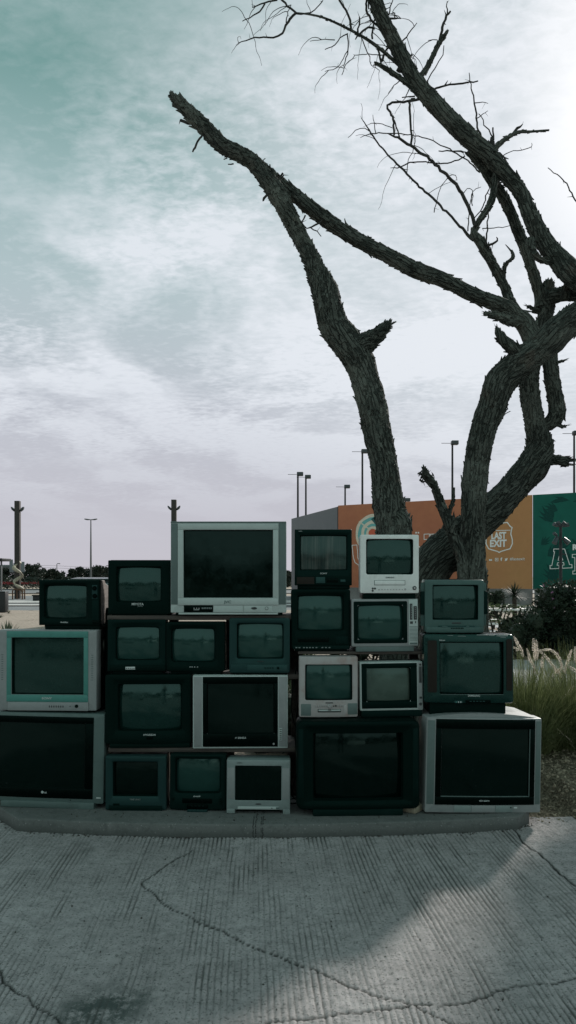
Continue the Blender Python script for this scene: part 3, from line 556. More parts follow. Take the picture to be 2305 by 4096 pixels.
# kerb
KL = [(-2.1, 4.97), (-1.60, 4.47), (-1.1, 4.385), (-.55, 4.35), (0, 4.345), (.6, 4.385), (1.15, 4.43), (1.42, 4.475)]
KP = [(-2.1, 4.97), (-1.635, 4.46), (-1.1, 4.385), (-.55, 4.35), (0, 4.345), (.6, 4.385), (1.1, 4.44), (1.40, 4.50), (1.50, 4.60)]
def kerbmat():
    m, t, b = newmat('worn_kerb_concrete'); P = t('ShaderNodeNewGeometry'); N_ = t('ShaderNodeNewGeometry', out=1)
    n = t.noise(P, 2.2, 6, .65); n2 = t.noise(P, 28, 5, .7); sx = t('ShaderNodeSeparateXYZ', P); sz = t('ShaderNodeSeparateXYZ', P, out=2)
    c = t.mix(t.mr(n, .3, .7), (.105, .112, .109), (.145, .15, .146)); c = t.mix(t.mr(n2, .5, .66, 0, .6), c, (.075, .081, .078)); c = t.mix(t.mr(t.noise(P, 6, 5, .7), .56, .74, 0, .5), c, (.20, .20, .196))
    c = t.mix(t.mr(t.noise(P, 90, 3, .6), .62, .7, 0, .6), c, (.38, .37, .36))
    c = t.mix(t.mr(sz, .0, .060, .8, .25), c, (.055, .06, .057))      # splash dirt band at the foot
    for i, x in enumerate((-.205, -.190, -.158, -.148)):               # black paint drips
        d = t.m('ABSOLUTE', t.m('SUBTRACT', t.m('ADD', sx, t.m('MULTIPLY', t.m('SUBTRACT', t.noise(P, 60, 2), .5), .012)), x))
        c = t.mix(t.m('MULTIPLY', t.mr(d, .001, .005, .85, 0), t.mr(t.noise(P, 37, 2), .40, .5)), c, (.012, .012, .012))
    t.put(b.inputs['Base Color'], c); b.inputs['Roughness'].default_value = .85; b.inputs['Specular IOR Level'].default_value = .2
    bump(t, b, t.m('ADD', n2, t.noise(P, 90, 3, .6)), .5, .006); return m
M['kerb'] = kerbmat()
def offs(P, d): return [(x, y+d) for x, y in P]
fine = []
for (a, b_) in zip(KP[:-1], KP[1:]):
    for i in range(12): fine.append((a[0]+(b_[0]-a[0])*i/12, a[1]+(b_[1]-a[1])*i/12))
fine.append(KP[-1]); mb = MB(); rings = []
for x, y in fine:
    w = (mnoise.noise(Vector((x*9, y*9, 0)))*.004); b1 = .012+mnoise.noise(Vector((x*14, 3, 1)))*.004
    rings.append([(x, y+w, -.03), (x, y+w, KERB-b1), (x, y+w+b1*.35, KERB-b1*.3), (x, y+w+b1, KERB-.0015), (x, y+.13, KERB), (x, max(y+.9, 5.25), KERB), (x, max(y+.9, 5.25), -.03)])
mb.loft(rings, True, True)
tag(mb.build('kerb', M['kerb'], None, 50), kind='structure')
spots = []
for _ in range(260):
    k = random.randrange(len(fine)); x, y = fine[k]; r = random.uniform(.002, .007)
    spots.append(((x+random.uniform(-.02, .02), y-abs(random.gauss(0, .018))-.004, r*.4), r))
for _ in range(150):
    k = random.randrange(len(fine)); x, y = fine[k]; r = random.uniform(.002, .006)
    spots.append(((x, y+random.uniform(.06, .25), KERB+r*.4), r))
for _ in range(190):
    x, y = random.uniform(-2, 2), random.uniform(2.4, 4.3); r = random.uniform(.002, .006); spots.append(((x, y, r*.3), r))
chips('road_debris', M['chipd'], spots)
mb = MB(); mb.box(-.09, .09, -.05, .05, 0, .035, .004)
o = mb.build('wood_offcut', simple('pale_offcut', (.30, .265, .20), .8, .2), None, 40); o.location = (G(1662, 3240, KERB).x, yk(3236), KERB); o.rotation_euler = (0, 0, .9)
tag(o, 'pale wood offcut on the kerb beside the largest all black set', 'wood scrap')
# ----------------------------------------------------------------- far ground
M['asph'] = simple('asphalt', (.16, .165, .17), .8, .3, var=.12, scale=.8)
M['paleroad'] = simple('pale_kerb_stone', (.42, .41, .40), .8, .2, var=.15, scale=2)
def flat(name, x0, x1, y0, y1, z, mat, kind='structure'):
    mb = MB(); mb.add([(x0,y0,z),(x1,y0,z),(x1,y1,z),(x0,y1,z)], [(0,1,2,3)]); return tag(mb.build(name, mat, None, 0), kind=kind)
flat('asphalt_road', -80, 12, 33, 37.5, .012, M['asph']); flat('asphalt_road', -80, 12, 39.5, 41.5, .012, M['asph'])
flat('pavement', -80, 12, 37.5, 39.5, .06, M['paleroad']); flat('asphalt_road', -80, 12, 45.5, 58, .012, M['asph'])
flat('pavement', -80, 12, 41.5, 45.5, .05, M['paleroad'])
flat('highway', -400, 400, 66, 82, .03, M['asph'])
M['path'] = simple('light_path_paving', (.34, .335, .345), .85, .2, var=.18, scale=1.2)
mb = MB(); A_ = [(2.6, 9.4), (30, 8.2), (34, 12.6), (8, 13.2), (4.2, 13.3), (2.4, 12)]
mb.add([(x, y, .05) for x, y in A_], [tuple(range(len(A_)))]); tag(mb.build('path', M['path'], None, 0), kind='structure')
flat('terrace', 2.5, 26, 15.8, 24, .03, M['path'])
# ================================================================= billboards
def billmat(name, c1, c2, var=.18):
    m, t, b = newmat(name); co = objco(t)
    n = t.noise(co, .35, 5, .6); n2 = t.noise(co, 2.5, 5, .65); sx = t('ShaderNodeSeparateXYZ', co)
    c = t.mix(t.mr(n, .3, .7), c1, c2); c = t.mix(t.mr(n2, .35, .7, 0, .4), c, tuple(x*(1-var) for x in c1))
    t.put(b.inputs['Base Color'], c); b.inputs['Roughness'].default_value = .7; b.inputs['Specular IOR Level'].default_value = .15; return m
M['orange'] = billmat('orange_print', (.36, .128, .074), (.41, .155, .082)); M['ochre'] = billmat('ochre_print', (.45, .225, .098), (.425, .20, .09))
M['bgreen'] = billmat('green_print', (.008, .085, .064), (.012, .105, .080)); M['bgreen2'] = simple('dark_green_leaf_print', (.006, .050, .042), .7, .15, var=.2)
M['bgrey'] = billmat('grey_panel', (.18, .17, .18), (.16, .155, .165)); M['print_white'] = simple('white_print', (.72, .70, .68), .6, .2, var=.08)
M['cream'] = simple('cream_print', (.60, .52, .42), .6, .2, var=.12); M['print_teal'] = simple('teal_print', (.14, .36, .35), .6, .2, var=.1)
M['print_red'] = simple('red_print', (.52, .11, .06), .6, .2, var=.1); M['print_dark'] = simple('dark_teal_print', (.03, .10, .10), .6, .2, var=.1)
M['steel'] = simple('dark_steel', (.020, .022, .023), .5, .3, .3, .2); M['fitting'] = simple('lamp_fitting', (.035, .045, .048), .4, .4, .2, .2)
M['base'] = simple('grey_base', (.16, .155, .15), .9, .2, var=.2, scale=2)
# wall axis: orange panel runs from P0 to P1
P0 = Vector((W(1353, 2305, 46).x, 46, 0)); P1 = Vector((W(2130, 2305, 40).x, 40, 0)); WD = (P1-P0).normalized(); WN = Vector((WD.y, -WD.x, 0)); WYAW = math.atan2(WD.y, WD.x)
def wallpt(px, py):        # px -> (u along the wall from P0, z)
    k = (px-CX)/F; u = (k*P0.y-P0.x)/(WD.x-k*WD.y); Y = P0.y+WD.y*u; return (u, CAMZ-(py-YH)*Y/F)
WL = (P1-P0).length
ZT = wallpt(1353, 2022)[1]; ZB = wallpt(2130, 2356)[1]
def panel_thing(name, label, u0, u1, mat, z0=None, z1=None, parts=True):
    r = empty(name, P0, (0, 0, WYAW)); tag(r, label, 'billboard')
    mb = MB(); mb.box(u0, u1, 0, .12, z0 or ZB, z1 or ZT, .01); mb.build('panel', mat, r, 30); return r
bo = panel_thing('billboard', 'orange billboard wall behind the trees with ring graphic, outlined letters and LAST EXIT shield', 0, WL-.02, M['orange'])
mb = MB(); u0 = wallpt(1700, 2200)[0]
mb = MB(); mb.box(wallpt(1905, 2200)[0], WL-.025, -.008, .0, ZB+.004, ZT-.004); mb.build('panel', M['ochre'], bo, 30)
mb = MB(); mb.box(.05, WL-.05, .02, .3, -.03, ZB-.004); mb.build('plinth', M['base'], bo, 30)
yo = -.018
def ringpoly(px, py, r1, r0, mat, name, lay, a0=0, a1=360):
    u, z = wallpt(px, py); s = (P0.y+WD.y*u)/F; mb = MB(); n = 60
    A = [math.radians(a0+(a1-a0)*i/n) for i in range(n+1)]
    q = lambda r, a, k: (u+r*s*math.cos(a)*(1+.02*math.sin(5*a+k)), z+r*s*math.sin(a)*(1+.02*math.sin(4*a+k)))
    for i in range(n):
        p = [q(r1, A[i], r1), q(r1, A[i+1], r1), q(r0, A[i+1], r0), q(r0, A[i], r0)]
        mb.add([(x, -.004-.004*lay, zz) for x, zz in p], [(0, 1, 2, 3)])
    return mb.build(name, mat, bo, 0)
for i, (r1, r0, mt) in enumerate([(77, 66, 'cream'), (66, 52, 'print_teal'), (52, 39, 'cream'), (39, 29, 'print_teal'), (29, 19, 'cream'), (19, .5, 'print_red')]): ringpoly(1492, 2134, r1, r0, M[mt], 'ring_print', 1)
ringpoly(1512, 2110, 46, .5, M['print_dark'], 'leaf_print', 2, 20, 130)
def wstrip(pts, wpx, mat, parent, name='outline_letter', closed=True, y=-.012, y1=None):
    P = [wallpt(*p) for p in pts]; s = 42/F; mb = MB(); mb.strip(P, wpx*s, y, y+.008 if y1 is None else y1, closed); return mb.build(name, mat, parent, 0)
wstrip([(1437, 2086), (1463, 2106), (1480, 2118)], 5, M['cream'], bo, 'arrow_print', False, -.018)
wstrip([(1409, 2181), (1428, 2180), (1431, 2205), (1432, 2232), (1441, 2249), (1470, 2252), (1470, 2236), (1490, 2236), (1492, 2262), (1440, 2264), (1421, 2250), (1414, 2230)], 2.6, M['print_white'], bo)
wstrip([(1436, 2258), (1441, 2282)], 6, M['print_white'], bo, 'outline_letter', False)
for x in (1665, 1674.5):
    wstrip([(x, 2128), (x, 2134)], 6, M['print_white'], bo, 'letter_dot', False)
for x in (1697, 1722): wstrip([(x, 2137), (x+21, 2136), (x+21, 2157), (x, 2158)], 2.6, M['print_white'], bo, 'letter_dot')
wstrip([(1560, 2187), (1655, 2183), (1668, 2180), (1680, 2188), (1681, 2226), (1690, 2226), (1709, 2226), (1709, 2171), (1732, 2170), (1732, 2250), (1560, 2252)], 2.6, M['print_white'], bo)
wstrip([(1755, 2135), (1777, 2134), (1777, 2246), (1755, 2248)], 2.6, M['print_white'], bo)
wstrip([(1787, 2134), (1812, 2132), (1812, 2225), (1880, 2222), (1880, 2243), (1787, 2246)], 2.6, M['print_white'], bo)
# shield
SH = [(1953, 2112), (1960, 2098), (1975, 2090), (1990, 2096), (2003, 2097), (2018, 2091), (2030, 2090), (2042, 2106), (2049, 2110), (2046, 2122), (2044, 2136), (2050, 2158), (2050, 2175), (2041, 2195), (2020, 2201), (2004, 2206), (1998, 2210), (1991, 2206), (1974, 2201), (1955, 2195), (1945, 2175), (1945, 2158), (1952, 2136), (1950, 2122)]
wstrip(SH, 4, M['print_white'], bo, 'shield_emblem', True, -.02)
wstrip([(1953, 2123), (2042, 2121)], 2.6, M['print_white'], bo, 'shield_bar', False, -.02)
def wtext(s, px, py, hpx, parent, mat='print_white', sx=1.0, bold=.03):
    u, z = wallpt(px, py); sc = (P0.y+WD.y*u)/F; return text(s, hpx*sc, M[mat], parent, (u, -.02, z), 'lettering', .006, bold, sx)
wtext('LAST', 1995, 2144, 26, bo, sx=.72, bold=.06); wtext('EXIT', 1993, 2175, 27, bo, sx=.84, bold=.06)
wtext('ae', 1963, 2239, 9, bo, bold=.06); wtext('f', 2006, 2238, 13, bo, bold=.06); wtext('#lastexit', 2070, 2236, 12, bo, sx=1.0, bold=.0)
wstrip([(1982, 2233), (1993, 2233), (1993, 2244), (1982, 2244)], 1.8, M['print_white'], bo, 'camera_icon', True, -.02)
u, z = wallpt(1987.5, 2238.5); mb = MB(); mb.disc(u, z, 2.4*41/F, -.02, -.012, 12); mb.build('camera_icon', M['print_white'], bo)
BIRD = [(2019, 2243), (2023, 2242), (2020, 2239), (2022, 2238.5), (2019.5, 2235), (2021.5, 2235), (2020, 2232.5), (2025, 2236), (2026, 2233), (2029, 2232.5), (2031.5, 2233.5), (2030.5, 2236), (2029, 2241), (2025, 2244), (2021, 2244.5)]
P = [wallpt(*p) for p in BIRD]; mb = MB(); mb.prism(P, -.02, -.012); mb.build('bird_icon', M['print_white'], bo, 0)
# green panel
UG = wallpt(2420, 2200)[0]
bg = panel_thing('billboard', 'green billboard wall with leaf pattern and big outlined white letter A', WL+.02, UG+4, M['bgreen'])
mb = MB(); mb.box(WL+.1, UG+3.9, .02, .3, -.03, ZB-.004); mb.build('plinth', M['base'], bg, 30)
random.seed(5)
for k in range(46):
    mb = MB()
    u = random.uniform(WL+.2, UG+3); z = random.uniform(ZB+.2, ZT-.3); L = random.uniform(.5, 1.1); a = random.choice([.6, .75, 2.5, 2.3])+random.uniform(-.25, .25)
    for j in range(5):
        aa = a+(j-2)*.28; LL = L*(1-.12*abs(j-2)); d = Vector((math.cos(aa), math.sin(aa))); n_ = Vector((-d.y, d.x)); w = LL*.10; c = Vector((u, z))
        q = [c, c+d*LL*.5+n_*w, c+d*LL, c+d*LL*.5-n_*w]
        if all(WL+.06 < p.x < UG+3.9 and ZB+.05 < p.y < ZT-.05 for p in q): mb.add([(p.x, -.006-.0001*(k % 13)-.00002*j, p.y) for p in q], [(0, 1, 2, 3)])
    if mb.v: mb.build('leaf_print', M['bgreen2'], bg, 0)
wstrip([(2201, 2275), (2201, 2262), (2208, 2262), (2219, 2207), (2215, 2207), (2216, 2196), (2259, 2196), (2279, 2258), (2288, 2258), (2289, 2271), (2250, 2273), (2250, 2261), (2257, 2260), (2255, 2250), (2231, 2251), (2229, 2261), (2237, 2261), (2237, 2274)], 2.4, M['print_white'], bg, 'outline_letter', True, -.02)
wstrip([(2241, 2212), (2252, 2240), (2233, 2241)], 2.2, M['print_white'], bg, 'outline_letter', True, -.02)
wstrip([(2290, 2218), (2360, 2215), (2372, 2230), (2360, 2255), (2322, 2258), (2322, 2282), (2330, 2283), (2330, 2294), (2292, 2296), (2292, 2284), (2300, 2284), (2300, 2230), (2290, 2230)], 2.4, M['print_white'], bg, 'outline_letter', True, -.02)
wtext('R', 2300, 2190, 21, bg, bold=.07)
# grey return panel
Q0 = W(1166, 2305, 56); Q1 = W(1349, 2305, 46.3); QD = (Vector((Q1.x, Q1.y, 0))-Vector((Q0.x, Q0.y, 0))); QL = QD.length
gr_ = empty('hoarding', (Q0.x, Q0.y, 0), (0, 0, math.atan2(QD.y, QD.x))); tag(gr_, 'plain grey hoarding panel between the largest set and the orange billboard', 'billboard')
mb = MB(); mb.box(0, QL, 0, .12, -.03, zat(2027, 46.3), .01); mb.build('panel', M['bgrey'], gr_, 30)
mb = MB(); mb.box(QL+.02, QL+.10, .02, .14, 0, zat(2025, 46.2), .01); mb.build('post', M['steel'], gr_, 30)
# ================================================================= floodlight masts behind the billboards
def floodmast(px, ytop, Y, label, arm=1, head=True, thick=.10):
    z = zat(ytop, Y); r = empty('floodlight_mast', ((px-CX)/F*Y, Y, 0)); tag(r, label, 'floodlight', 'floodlight masts behind the billboards')
    mb = MB(); mb.tube([(0, 0, -.03), (0, 0, z)], [thick, thick*.7], 8); mb.build('mast', M['steel'], r)
    mb = MB(); mb.box(-.08, .42, -.22, .22, z-.13, z+.16, .03)
    o = mb.build('lamp_head', M['fitting'], r); 
    mb = MB(); mb.tube([(-.1, 0, z-.02), (-.78, .1, z+.0)], .018, 6); mb.build('bracket', M['steel'], r); return r
for a in [(1192, 1897, 58, 'tall floodlight mast just right of the largest set, left of a close pair'), (1224, 1908, 62, 'floodlight mast of the close pair right of the largest set, the right one'), (1381, 1947, 64, 'short floodlight mast above the left end of the orange billboard'),
          (1450, 1806, 56, 'tall floodlight mast beside the leaning trunk'), (1622, 2000, 66, 'lowest floodlight peeking over the orange billboard right of the leaning trunk'), (1810, 1772, 54, 'tallest floodlight mast between the leaning trunk and the forked tree'), (2297, 1733, 52, 'floodlight mast at the right edge above the green billboard')]: floodmast(*a)
# black lamp post before the green panel
lp = empty('lamp_post', ((2243-CX)/F*22, 22, 0)); tag(lp, 'black post carrying clustered spotlights in front of the green billboard', 'lamp post')
s22 = 22/F; zt = zat(2100, 22)
mb = MB(); mb.tube([(0, 0, 0), (0, 0, zt)], [.05, .042], 10); mb.build('post', M['steel'], lp)
mb = MB(); mb.tube([(-.16, 0, zt-.03), (.16, 0, zt-.03)], .03, 8); mb.tube([(0, 0, zt-.85), (.16, 0, zt-.88)], .02, 6); mb.build('bracket', M['steel'], lp)
def spot(x, z, dx, dz, r=.06, l=.17):
    mb = MB(); d = Vector((dx, -.3, dz)).normalized(); p = Vector((x, -.03, z)); mb.tube([p-d*l*.5, p-d*l*.3, p+d*l*.5], [r*.5, r*.8, r], 10); mb.build('spotlight', M['fitting'], lp)
for q in [(-.15, zt+.0, -1, .35), (-.06, zt+.02, -.5, .6), (.06, zt+.02, .5, .6), (.15, zt-.01, 1, .3), (-.15, zt-.45, -.5, -.8, .08, .24), (.15, zt-.47, .5, -.6, .08, .22), (-.17, zt-.28, -.8, .5, .05, .14)]: spot(*q)
# ================================================================= left background
def timberpost(px, ytop, Y, label, lampdy=34):
    z = zat(ytop, Y); s = Y/F; r = empty('lamp_post', ((px-CX)*s, Y, 0)); tag(r, label, 'lamp post', 'square timber lamp posts')
    mb = MB(); mb.box(-10*s, 10*s, -.16, .16, 0, z, .02); mb.build('post', M['post'], r)
    for k in (-1, 1):
        mb = MB(); zz = z-lampdy*s
        R_ = lambda x, w, h, dz: [(k*x, y_, zz+dz+z_) for y_, z_ in rr(0, 0, w, h, min(w, h)*.4, 3, 1)]
        mb.loft([R_(10*s, .12, .10, -.08), R_(14*s, .3, .2, -.04), R_(21*s, .34, .2, .06), R_(25*s, .2, .1, .13)], True, True); mb.build('lamp_head', M['fitting'], r)
    return r
timberpost(71, 2004, 50, 'square brown timber post with two side lamps wrapped by the cream ribbon'); timberpost(696.5, 1999, 52, 'square timber post with two side lamps rising behind the largest set')
s5 = 49.5/F; pts = []; 
for i in range(90):
    t_ = i/89; py = 2370-(2370-2248)*t_; a = t_*PI*4.0+.2; pts.append(((71-CX)*s5+math.sin(a)*15*s5, 49.6+math.cos(a)*.33, zat(py, 49.5)))
mb = MB(); mb.tube(pts, [(.035+.10*abs(math.sin(i*.11+.3)))*(1 if i > 4 else .4) for i in range(90)], 8)
M['ribbon'] = simple('cream_paint', (.30, .265, .20), .6, .3, var=.2)
tag(mb.build('ribbon_sculpture', M['ribbon']), 'cream ribbon sculpture winding around the left timber post', 'sculpture')
M['rust'] = simple('brown_rail', (.10, .055, .035), .7, .2, var=.2)
def hoop(px0, px1, y0, y1, Y, name='rail'):
    s = Y/F; r = empty(name, (((px0+px1)/2-CX)*s, Y, 0)); h = zat(y0, Y); w = (px1-px0)*s/2
    mb = MB(); mb.tube([(-w, 0, 0), (-w, 0, h-.1), (-w+.1, 0, h), (w-.1, 0, h), (w, 0, h-.1), (w, 0, 0)], .05, 6); mb.build('hoop', M['rust'], r)
    mb = MB(); mb.tube([(-w*.8, .6, 0), (-w*.8, .6, h-.1), (w*.8, .6, h), (w*.8, .6, 0)], .05, 6); mb.build('hoop', M['rust'], r); return r
tag(hoop(51, 90, 2357, 2396, 48.6, 'hoop_railing'), 'brown hoop railing around the foot of the left timber post', 'railing')
sl = empty('street_lamp', ((364-CX)/F*100, 100, 0)); tag(sl, 'tall thin grey double arm street lamp rising above the far trees', 'street lamp'); zt = zat(2079, 100)
M['galv'] = simple('galvanised_steel', (.10, .105, .11), .5, .3, .2, .1)
mb = MB(); mb.tube([(0, 0, 0), (0, 0, 3.2), (0, 0, zt)], [.14, .13, .07], 8); mb.build('pole', M['galv'], sl)
for k in (-1, 1):
    mb = MB(); mb.tube([(0, 0, zt), (k*.5, 0, zt+.03), (k*.86, 0, zt+.1)], [.05, .1, .07], 6); mb.build('lamp_head', M['galv'], sl)
for px, yt, Y, lb in ((228, 2256, 160, 'small far street lamp above the trees between the timber post and tall lamp'), (424, 2264, 170, 'small far street lamp left of the square black set')):
    r = empty('street_lamp', ((px-CX)/F*Y, Y, 0)); tag(r, lb, 'street lamp'); z = zat(yt, Y)
    mb = MB(); mb.tube([(0, 0, 0), (0, 0, z)], [.12, .08], 6); mb.build('pole', M['galv'], r); mb = MB(); mb.tube([(0, 0, z), (.25, 0, z+.1), (.7, 0, z+.05)], [.07, .08, .1], 6); mb.build('lamp_head', M['galv'], r)
for k, (y0, y1) in enumerate(((2262, 2272), (2271, 2279), (2286, 2290))):
    mb = MB(); mb.tube([Vector(W(200+x*130, y0+(y1-y0)*x/3+5*abs(math.sin(PI*x/6)), 165)) for x in (-3, -2, -1, 0, .5, 1, 1.5, 2, 3, 5, 7)], .035, 4); tag(mb.build('power_line', M['galv']), 'thin power wires sagging across the sky over the far trees', 'power line', 'power wires over the far trees')
# road sign backs
M['signback'] = simple('grey_sign_back', (.13, .145, .155), .5, .3, .2, .12)
rs_ = empty('road_sign', ((68-CX)/F*70, 70, 0)); tag(rs_, 'grey backs of a large overhead road sign behind the left timber post', 'road sign'); s7 = 70/F
for x0, x1, y0, y1 in ((-30, -16, 2238, 2289), (-14, 8, 2252, 2289), (10, 30, 2247, 2289)):
    mb = MB(); mb.box(x0*s7, x1*s7, 0, .08, zat(y1, 70), zat(y0, 70), .01); mb.build('sign_panel', M['signback'], rs_)
mb = MB(); mb.tube([(-2.6, .2, zat(2276, 70)), (-1.5, .2, zat(2266, 70)), (.6, .2, zat(2266, 70))], .16, 8); mb.tube([(-2.6, .2, 0), (-2.6, .2, zat(2276, 70))], .2, 8); mb.build('gantry', M['galv'], rs_)
# canopy at left edge, dark box, bench
cn = empty('canopy', ((-30-CX)/F*60, 60, 0)); tag(cn, 'flat dark canopy roof cut by the left edge above the trees', 'canopy'); s6 = 60/F
mb = MB(); mb.box(-60*s6, 57*s6, -1, 1, zat(2245, 60), zat(2234, 60), .02); mb.build('roof', M['steel'], cn); mb = MB(); mb.box(34*s6, 38*s6, -.1, .1, 0, zat(2245, 60), .01); mb.build('post', M['galv'], cn)
bn = empty('litter_bin', ((8-CX)/F*31, 31, 0)); tag(bn, 'dark slatted box bin standing on sand at the left edge', 'bin'); s3 = 31/F
mb = MB(); mb.box(-26*s3, 20*s3, -.2, .2, .03, zat(2368, 31), .02); mb.build('body', M['steel'], bn); mb = MB(); mb.box(-27*s3, 21*s3, -.22, .22, zat(2368, 31), zat(2366, 31)+.01, .008); mb.build('lid', M['fitting'], bn)
be = empty('bench', ((146-CX)/F*45, 45, 0)); tag(be, 'dark bench by the road left of the wood grain sided set', 'bench'); s4 = 45/F
mb = MB(); mb.box(-12*s4, 30*s4, -.3, .3, zat(2384, 45), zat(2379, 45), .01); mb.build('seat', M['post'], be)
mb = MB(); mb.box(-6*s4, 30*s4, .2, .26, zat(2374, 45), zat(2371, 45)+.02, .01); mb.build('backrest', M['post'], be); mb = MB(); mb.box(-10*s4, 28*s4, -.2, .2, .06, zat(2384, 45), .01); mb.build('base', M['steel'], be)
# guard rail
gd = empty('guard_rail', (-20, 80, 0)); tag(gd, 'long grey guard rail along the far highway', 'guard rail')
mb = MB(); mb.box(-60, 120, 0, .08, zat(2364, 80), zat(2356, 80), .02); mb.build('beam', M['galv'], gd)
for i in range(46):
    mb = MB(); mb.box(-60+4*i-.06, -60+4*i+.06, .09, .2, 0, zat(2356, 80), 0)
    if -60+4*i < 20: mb.build('post', M['galv'], gd)
# parked car seen between the sets
M['carpaint'] = plastic('dark_car_paint', (.018, .020, .023), .2, .2, None, .5); M['carglass'] = glass('car_glass', (.02, .024, .026), .03, .2); M['tyre'] = simple('tyre_rubber', (.02, .02, .02), .8, .2)
def car(loc, rz, label, paint='carpaint'):
    r = empty('parked_car', loc, (0, 0, rz)); tag(r, label, 'car'); w = .88
    prof = [(-2.1, .35, .85), (-2.12, .72, .9), (-1.9, .88, .9), (-.95, 1.0, .92), (-.85, 1.01, .93), (1.6, 1.02, .93), (2.05, .95, .9), (2.12, .6, .9), (2.1, .35, .88)]
    def ringx(x, z0, z1, k): return [(x, y, z) for y, z in rr(0, (z0+z1)/2, 2*w*k, z1-z0, .14, 4, 2)]
    mb = MB(); mb.loft([ringx(-2.15, .4, .62, .8), ringx(-2.08, .3, .74, .93), ringx(-1.7, .25, .84, .98), ringx(-.9, .25, .97, 1), ringx(.2, .25, 1.0, 1), ringx(1.4, .25, 1.0, 1), ringx(2.0, .28, .96, .96), ringx(2.15, .4, .8, .86)], True, True); mb.build('body', M[paint], r, 35)
    def ringc(x, z0, z1, k0, k1): return [(x, -w*k0, z0), (x, w*k0, z0), (x, w*k1, z1-.05), (x, w*(k1-.12), z1), (x, -w*(k1-.12), z1), (x, -w*k1, z1-.05)]
    mb = MB(); mb.loft([ringc(-.95, .95, .99, .93, .9), ringc(-.15, .97, 1.44, .95, .74), ringc(.5, .97, 1.48, .95, .74), ringc(1.3, .97, 1.40, .95, .72), ringc(1.95, .93, .98, .93, .86)], True, True); mb.build('windows', M['carglass'], r, 35)
    mb = MB(); mb.loft([[(x, y, z) for y, z in rr(0, zz, 2*w*.72, .03, .012, 3, 1)] for x, zz in ((-.2, 1.445), (.5, 1.495), (1.35, 1.415))] and [[(x, y, zz+z) for y, z in rr(0, 0, 2*w*.70, .03, .012, 3, 1)] for x, zz in ((-.18, 1.45), (.5, 1.49), (1.3, 1.41))], True, True); mb.build('roof', M[paint], r, 35)
    mb = MB()
    for k in (-1, 1): mb.tube([(-.95, k*w*.92, .98), (-.17, k*w*.74, 1.43)], .035, 6); mb.tube([(1.95, k*w*.9, .98), (1.3, k*w*.72, 1.4)], .04, 6); mb.tube([(.5, k*w*.95, .98), (.5, k*w*.74, 1.45)], .035, 6)
    mb.build('pillars', M[paint], r)
    for x in (-1.35, 1.3):
        for k in (-1, 1):
            mb = MB(); mb.tube([(x, k*.86, .32), (x, k*.66, .32)], .32, 18); o = mb.build('wheel', M['tyre'], r); mb = MB(); mb.tube([(x, k*.875, .32), (x, k*.8, .32)], .2, 14); mb.build('rim', M['galv'], o)
    for k in (-1, 1):
        mb = MB(); mb.ellipsoid((-2.0, k*.62, .68), (.14, .2, .09)); mb.build('headlight', M['carglass'], r)
    mb = MB(); mb.box(-2.17, -2.1, -.45, .45, .45, .66, .02); mb.build('grille', M['tyre'], r); return r
car(((292-CX)/F*19.5, 21.5, .0), PI/2, 'dark car seen in the gap between the wood grain set and the square black set')
# ================================================================= trees
def barkmat(name, c1, c2):
    m, t, b = newmat(name); uv = t('ShaderNodeTexCoord', out=2); co = objco(t)
    st = t.mapping(uv, (28, 5, 1)); n = t.noise(st, 1, 6, .65, .8); n2 = t.noise(co, 7, 5, .65); n3 = t.noise(co, 70, 3, .6)
    vo = t.n.new('ShaderNodeTexVoronoi'); vo.feature = 'DISTANCE_TO_EDGE'; t.put(vo.inputs['Vector'], t.v('ADD', t.mapping(uv, (34, 4.0, 1)), t.v('SCALE', t.noise(co, 9, 4, .6, out=1), None))); vo.inputs['Scale'].default_value = 1
    for l in list(m.node_tree.links): pass
    ed = t.mr(vo.outputs[0], .0, .16)
    c = t.mix(t.mr(n, .3, .7), c1, c2); c = t.mix(t.mr(n2, .4, .7, 0, .6), c, tuple(x*1.35+.008 for x in c2)); c = t.mix(ed, tuple(x*.6 for x in c1), c); c = t.mix(t.mr(t.noise(co, 2.3, 4, .6), .52, .62, 0, .7), c, tuple(x*1.45 for x in c2)); c = t.mix(t.mr(t.noise(co, 3.7, 3, .6), .6, .7, 0, .4), c, (.085, .064, .05))
    t.put(b.inputs['Base Color'], c); b.inputs['Roughness'].default_value = .9; b.inputs['Specular IOR Level'].default_value = .15
    bump(t, b, t.m('ADD', t.m('ADD', ed, n), t.m('MULTIPLY', n3, .3)), .9, .03); return m
M['bark'] = barkmat('shaggy_bark', (.046, .054, .047), (.082, .090, .078)); M['twig'] = simple('twig_bark', (.035, .035, .032), .9, .15, var=.3, scale=20)
def catmull(P, step):
    P = [np.array(p, dtype=float) for p in P]; out = []
    Q = [2*P[0]-P[1]]+P+[2*P[-1]-P[-2]]
    for i in range(1, len(Q)-2):
        p0, p1, p2, p3 = Q[i-1:i+3]; n = max(2, int(np.linalg.norm((p2-p1)[:3])/step))
        for k in range(n):
            t = k/n; out.append(.5*((2*p1)+(-p0+p2)*t+(2*p0-5*p1+4*p2-p3)*t*t+(-p0+3*p1-3*p2+p3)*t**3))
    out.append(P[-1]); return out
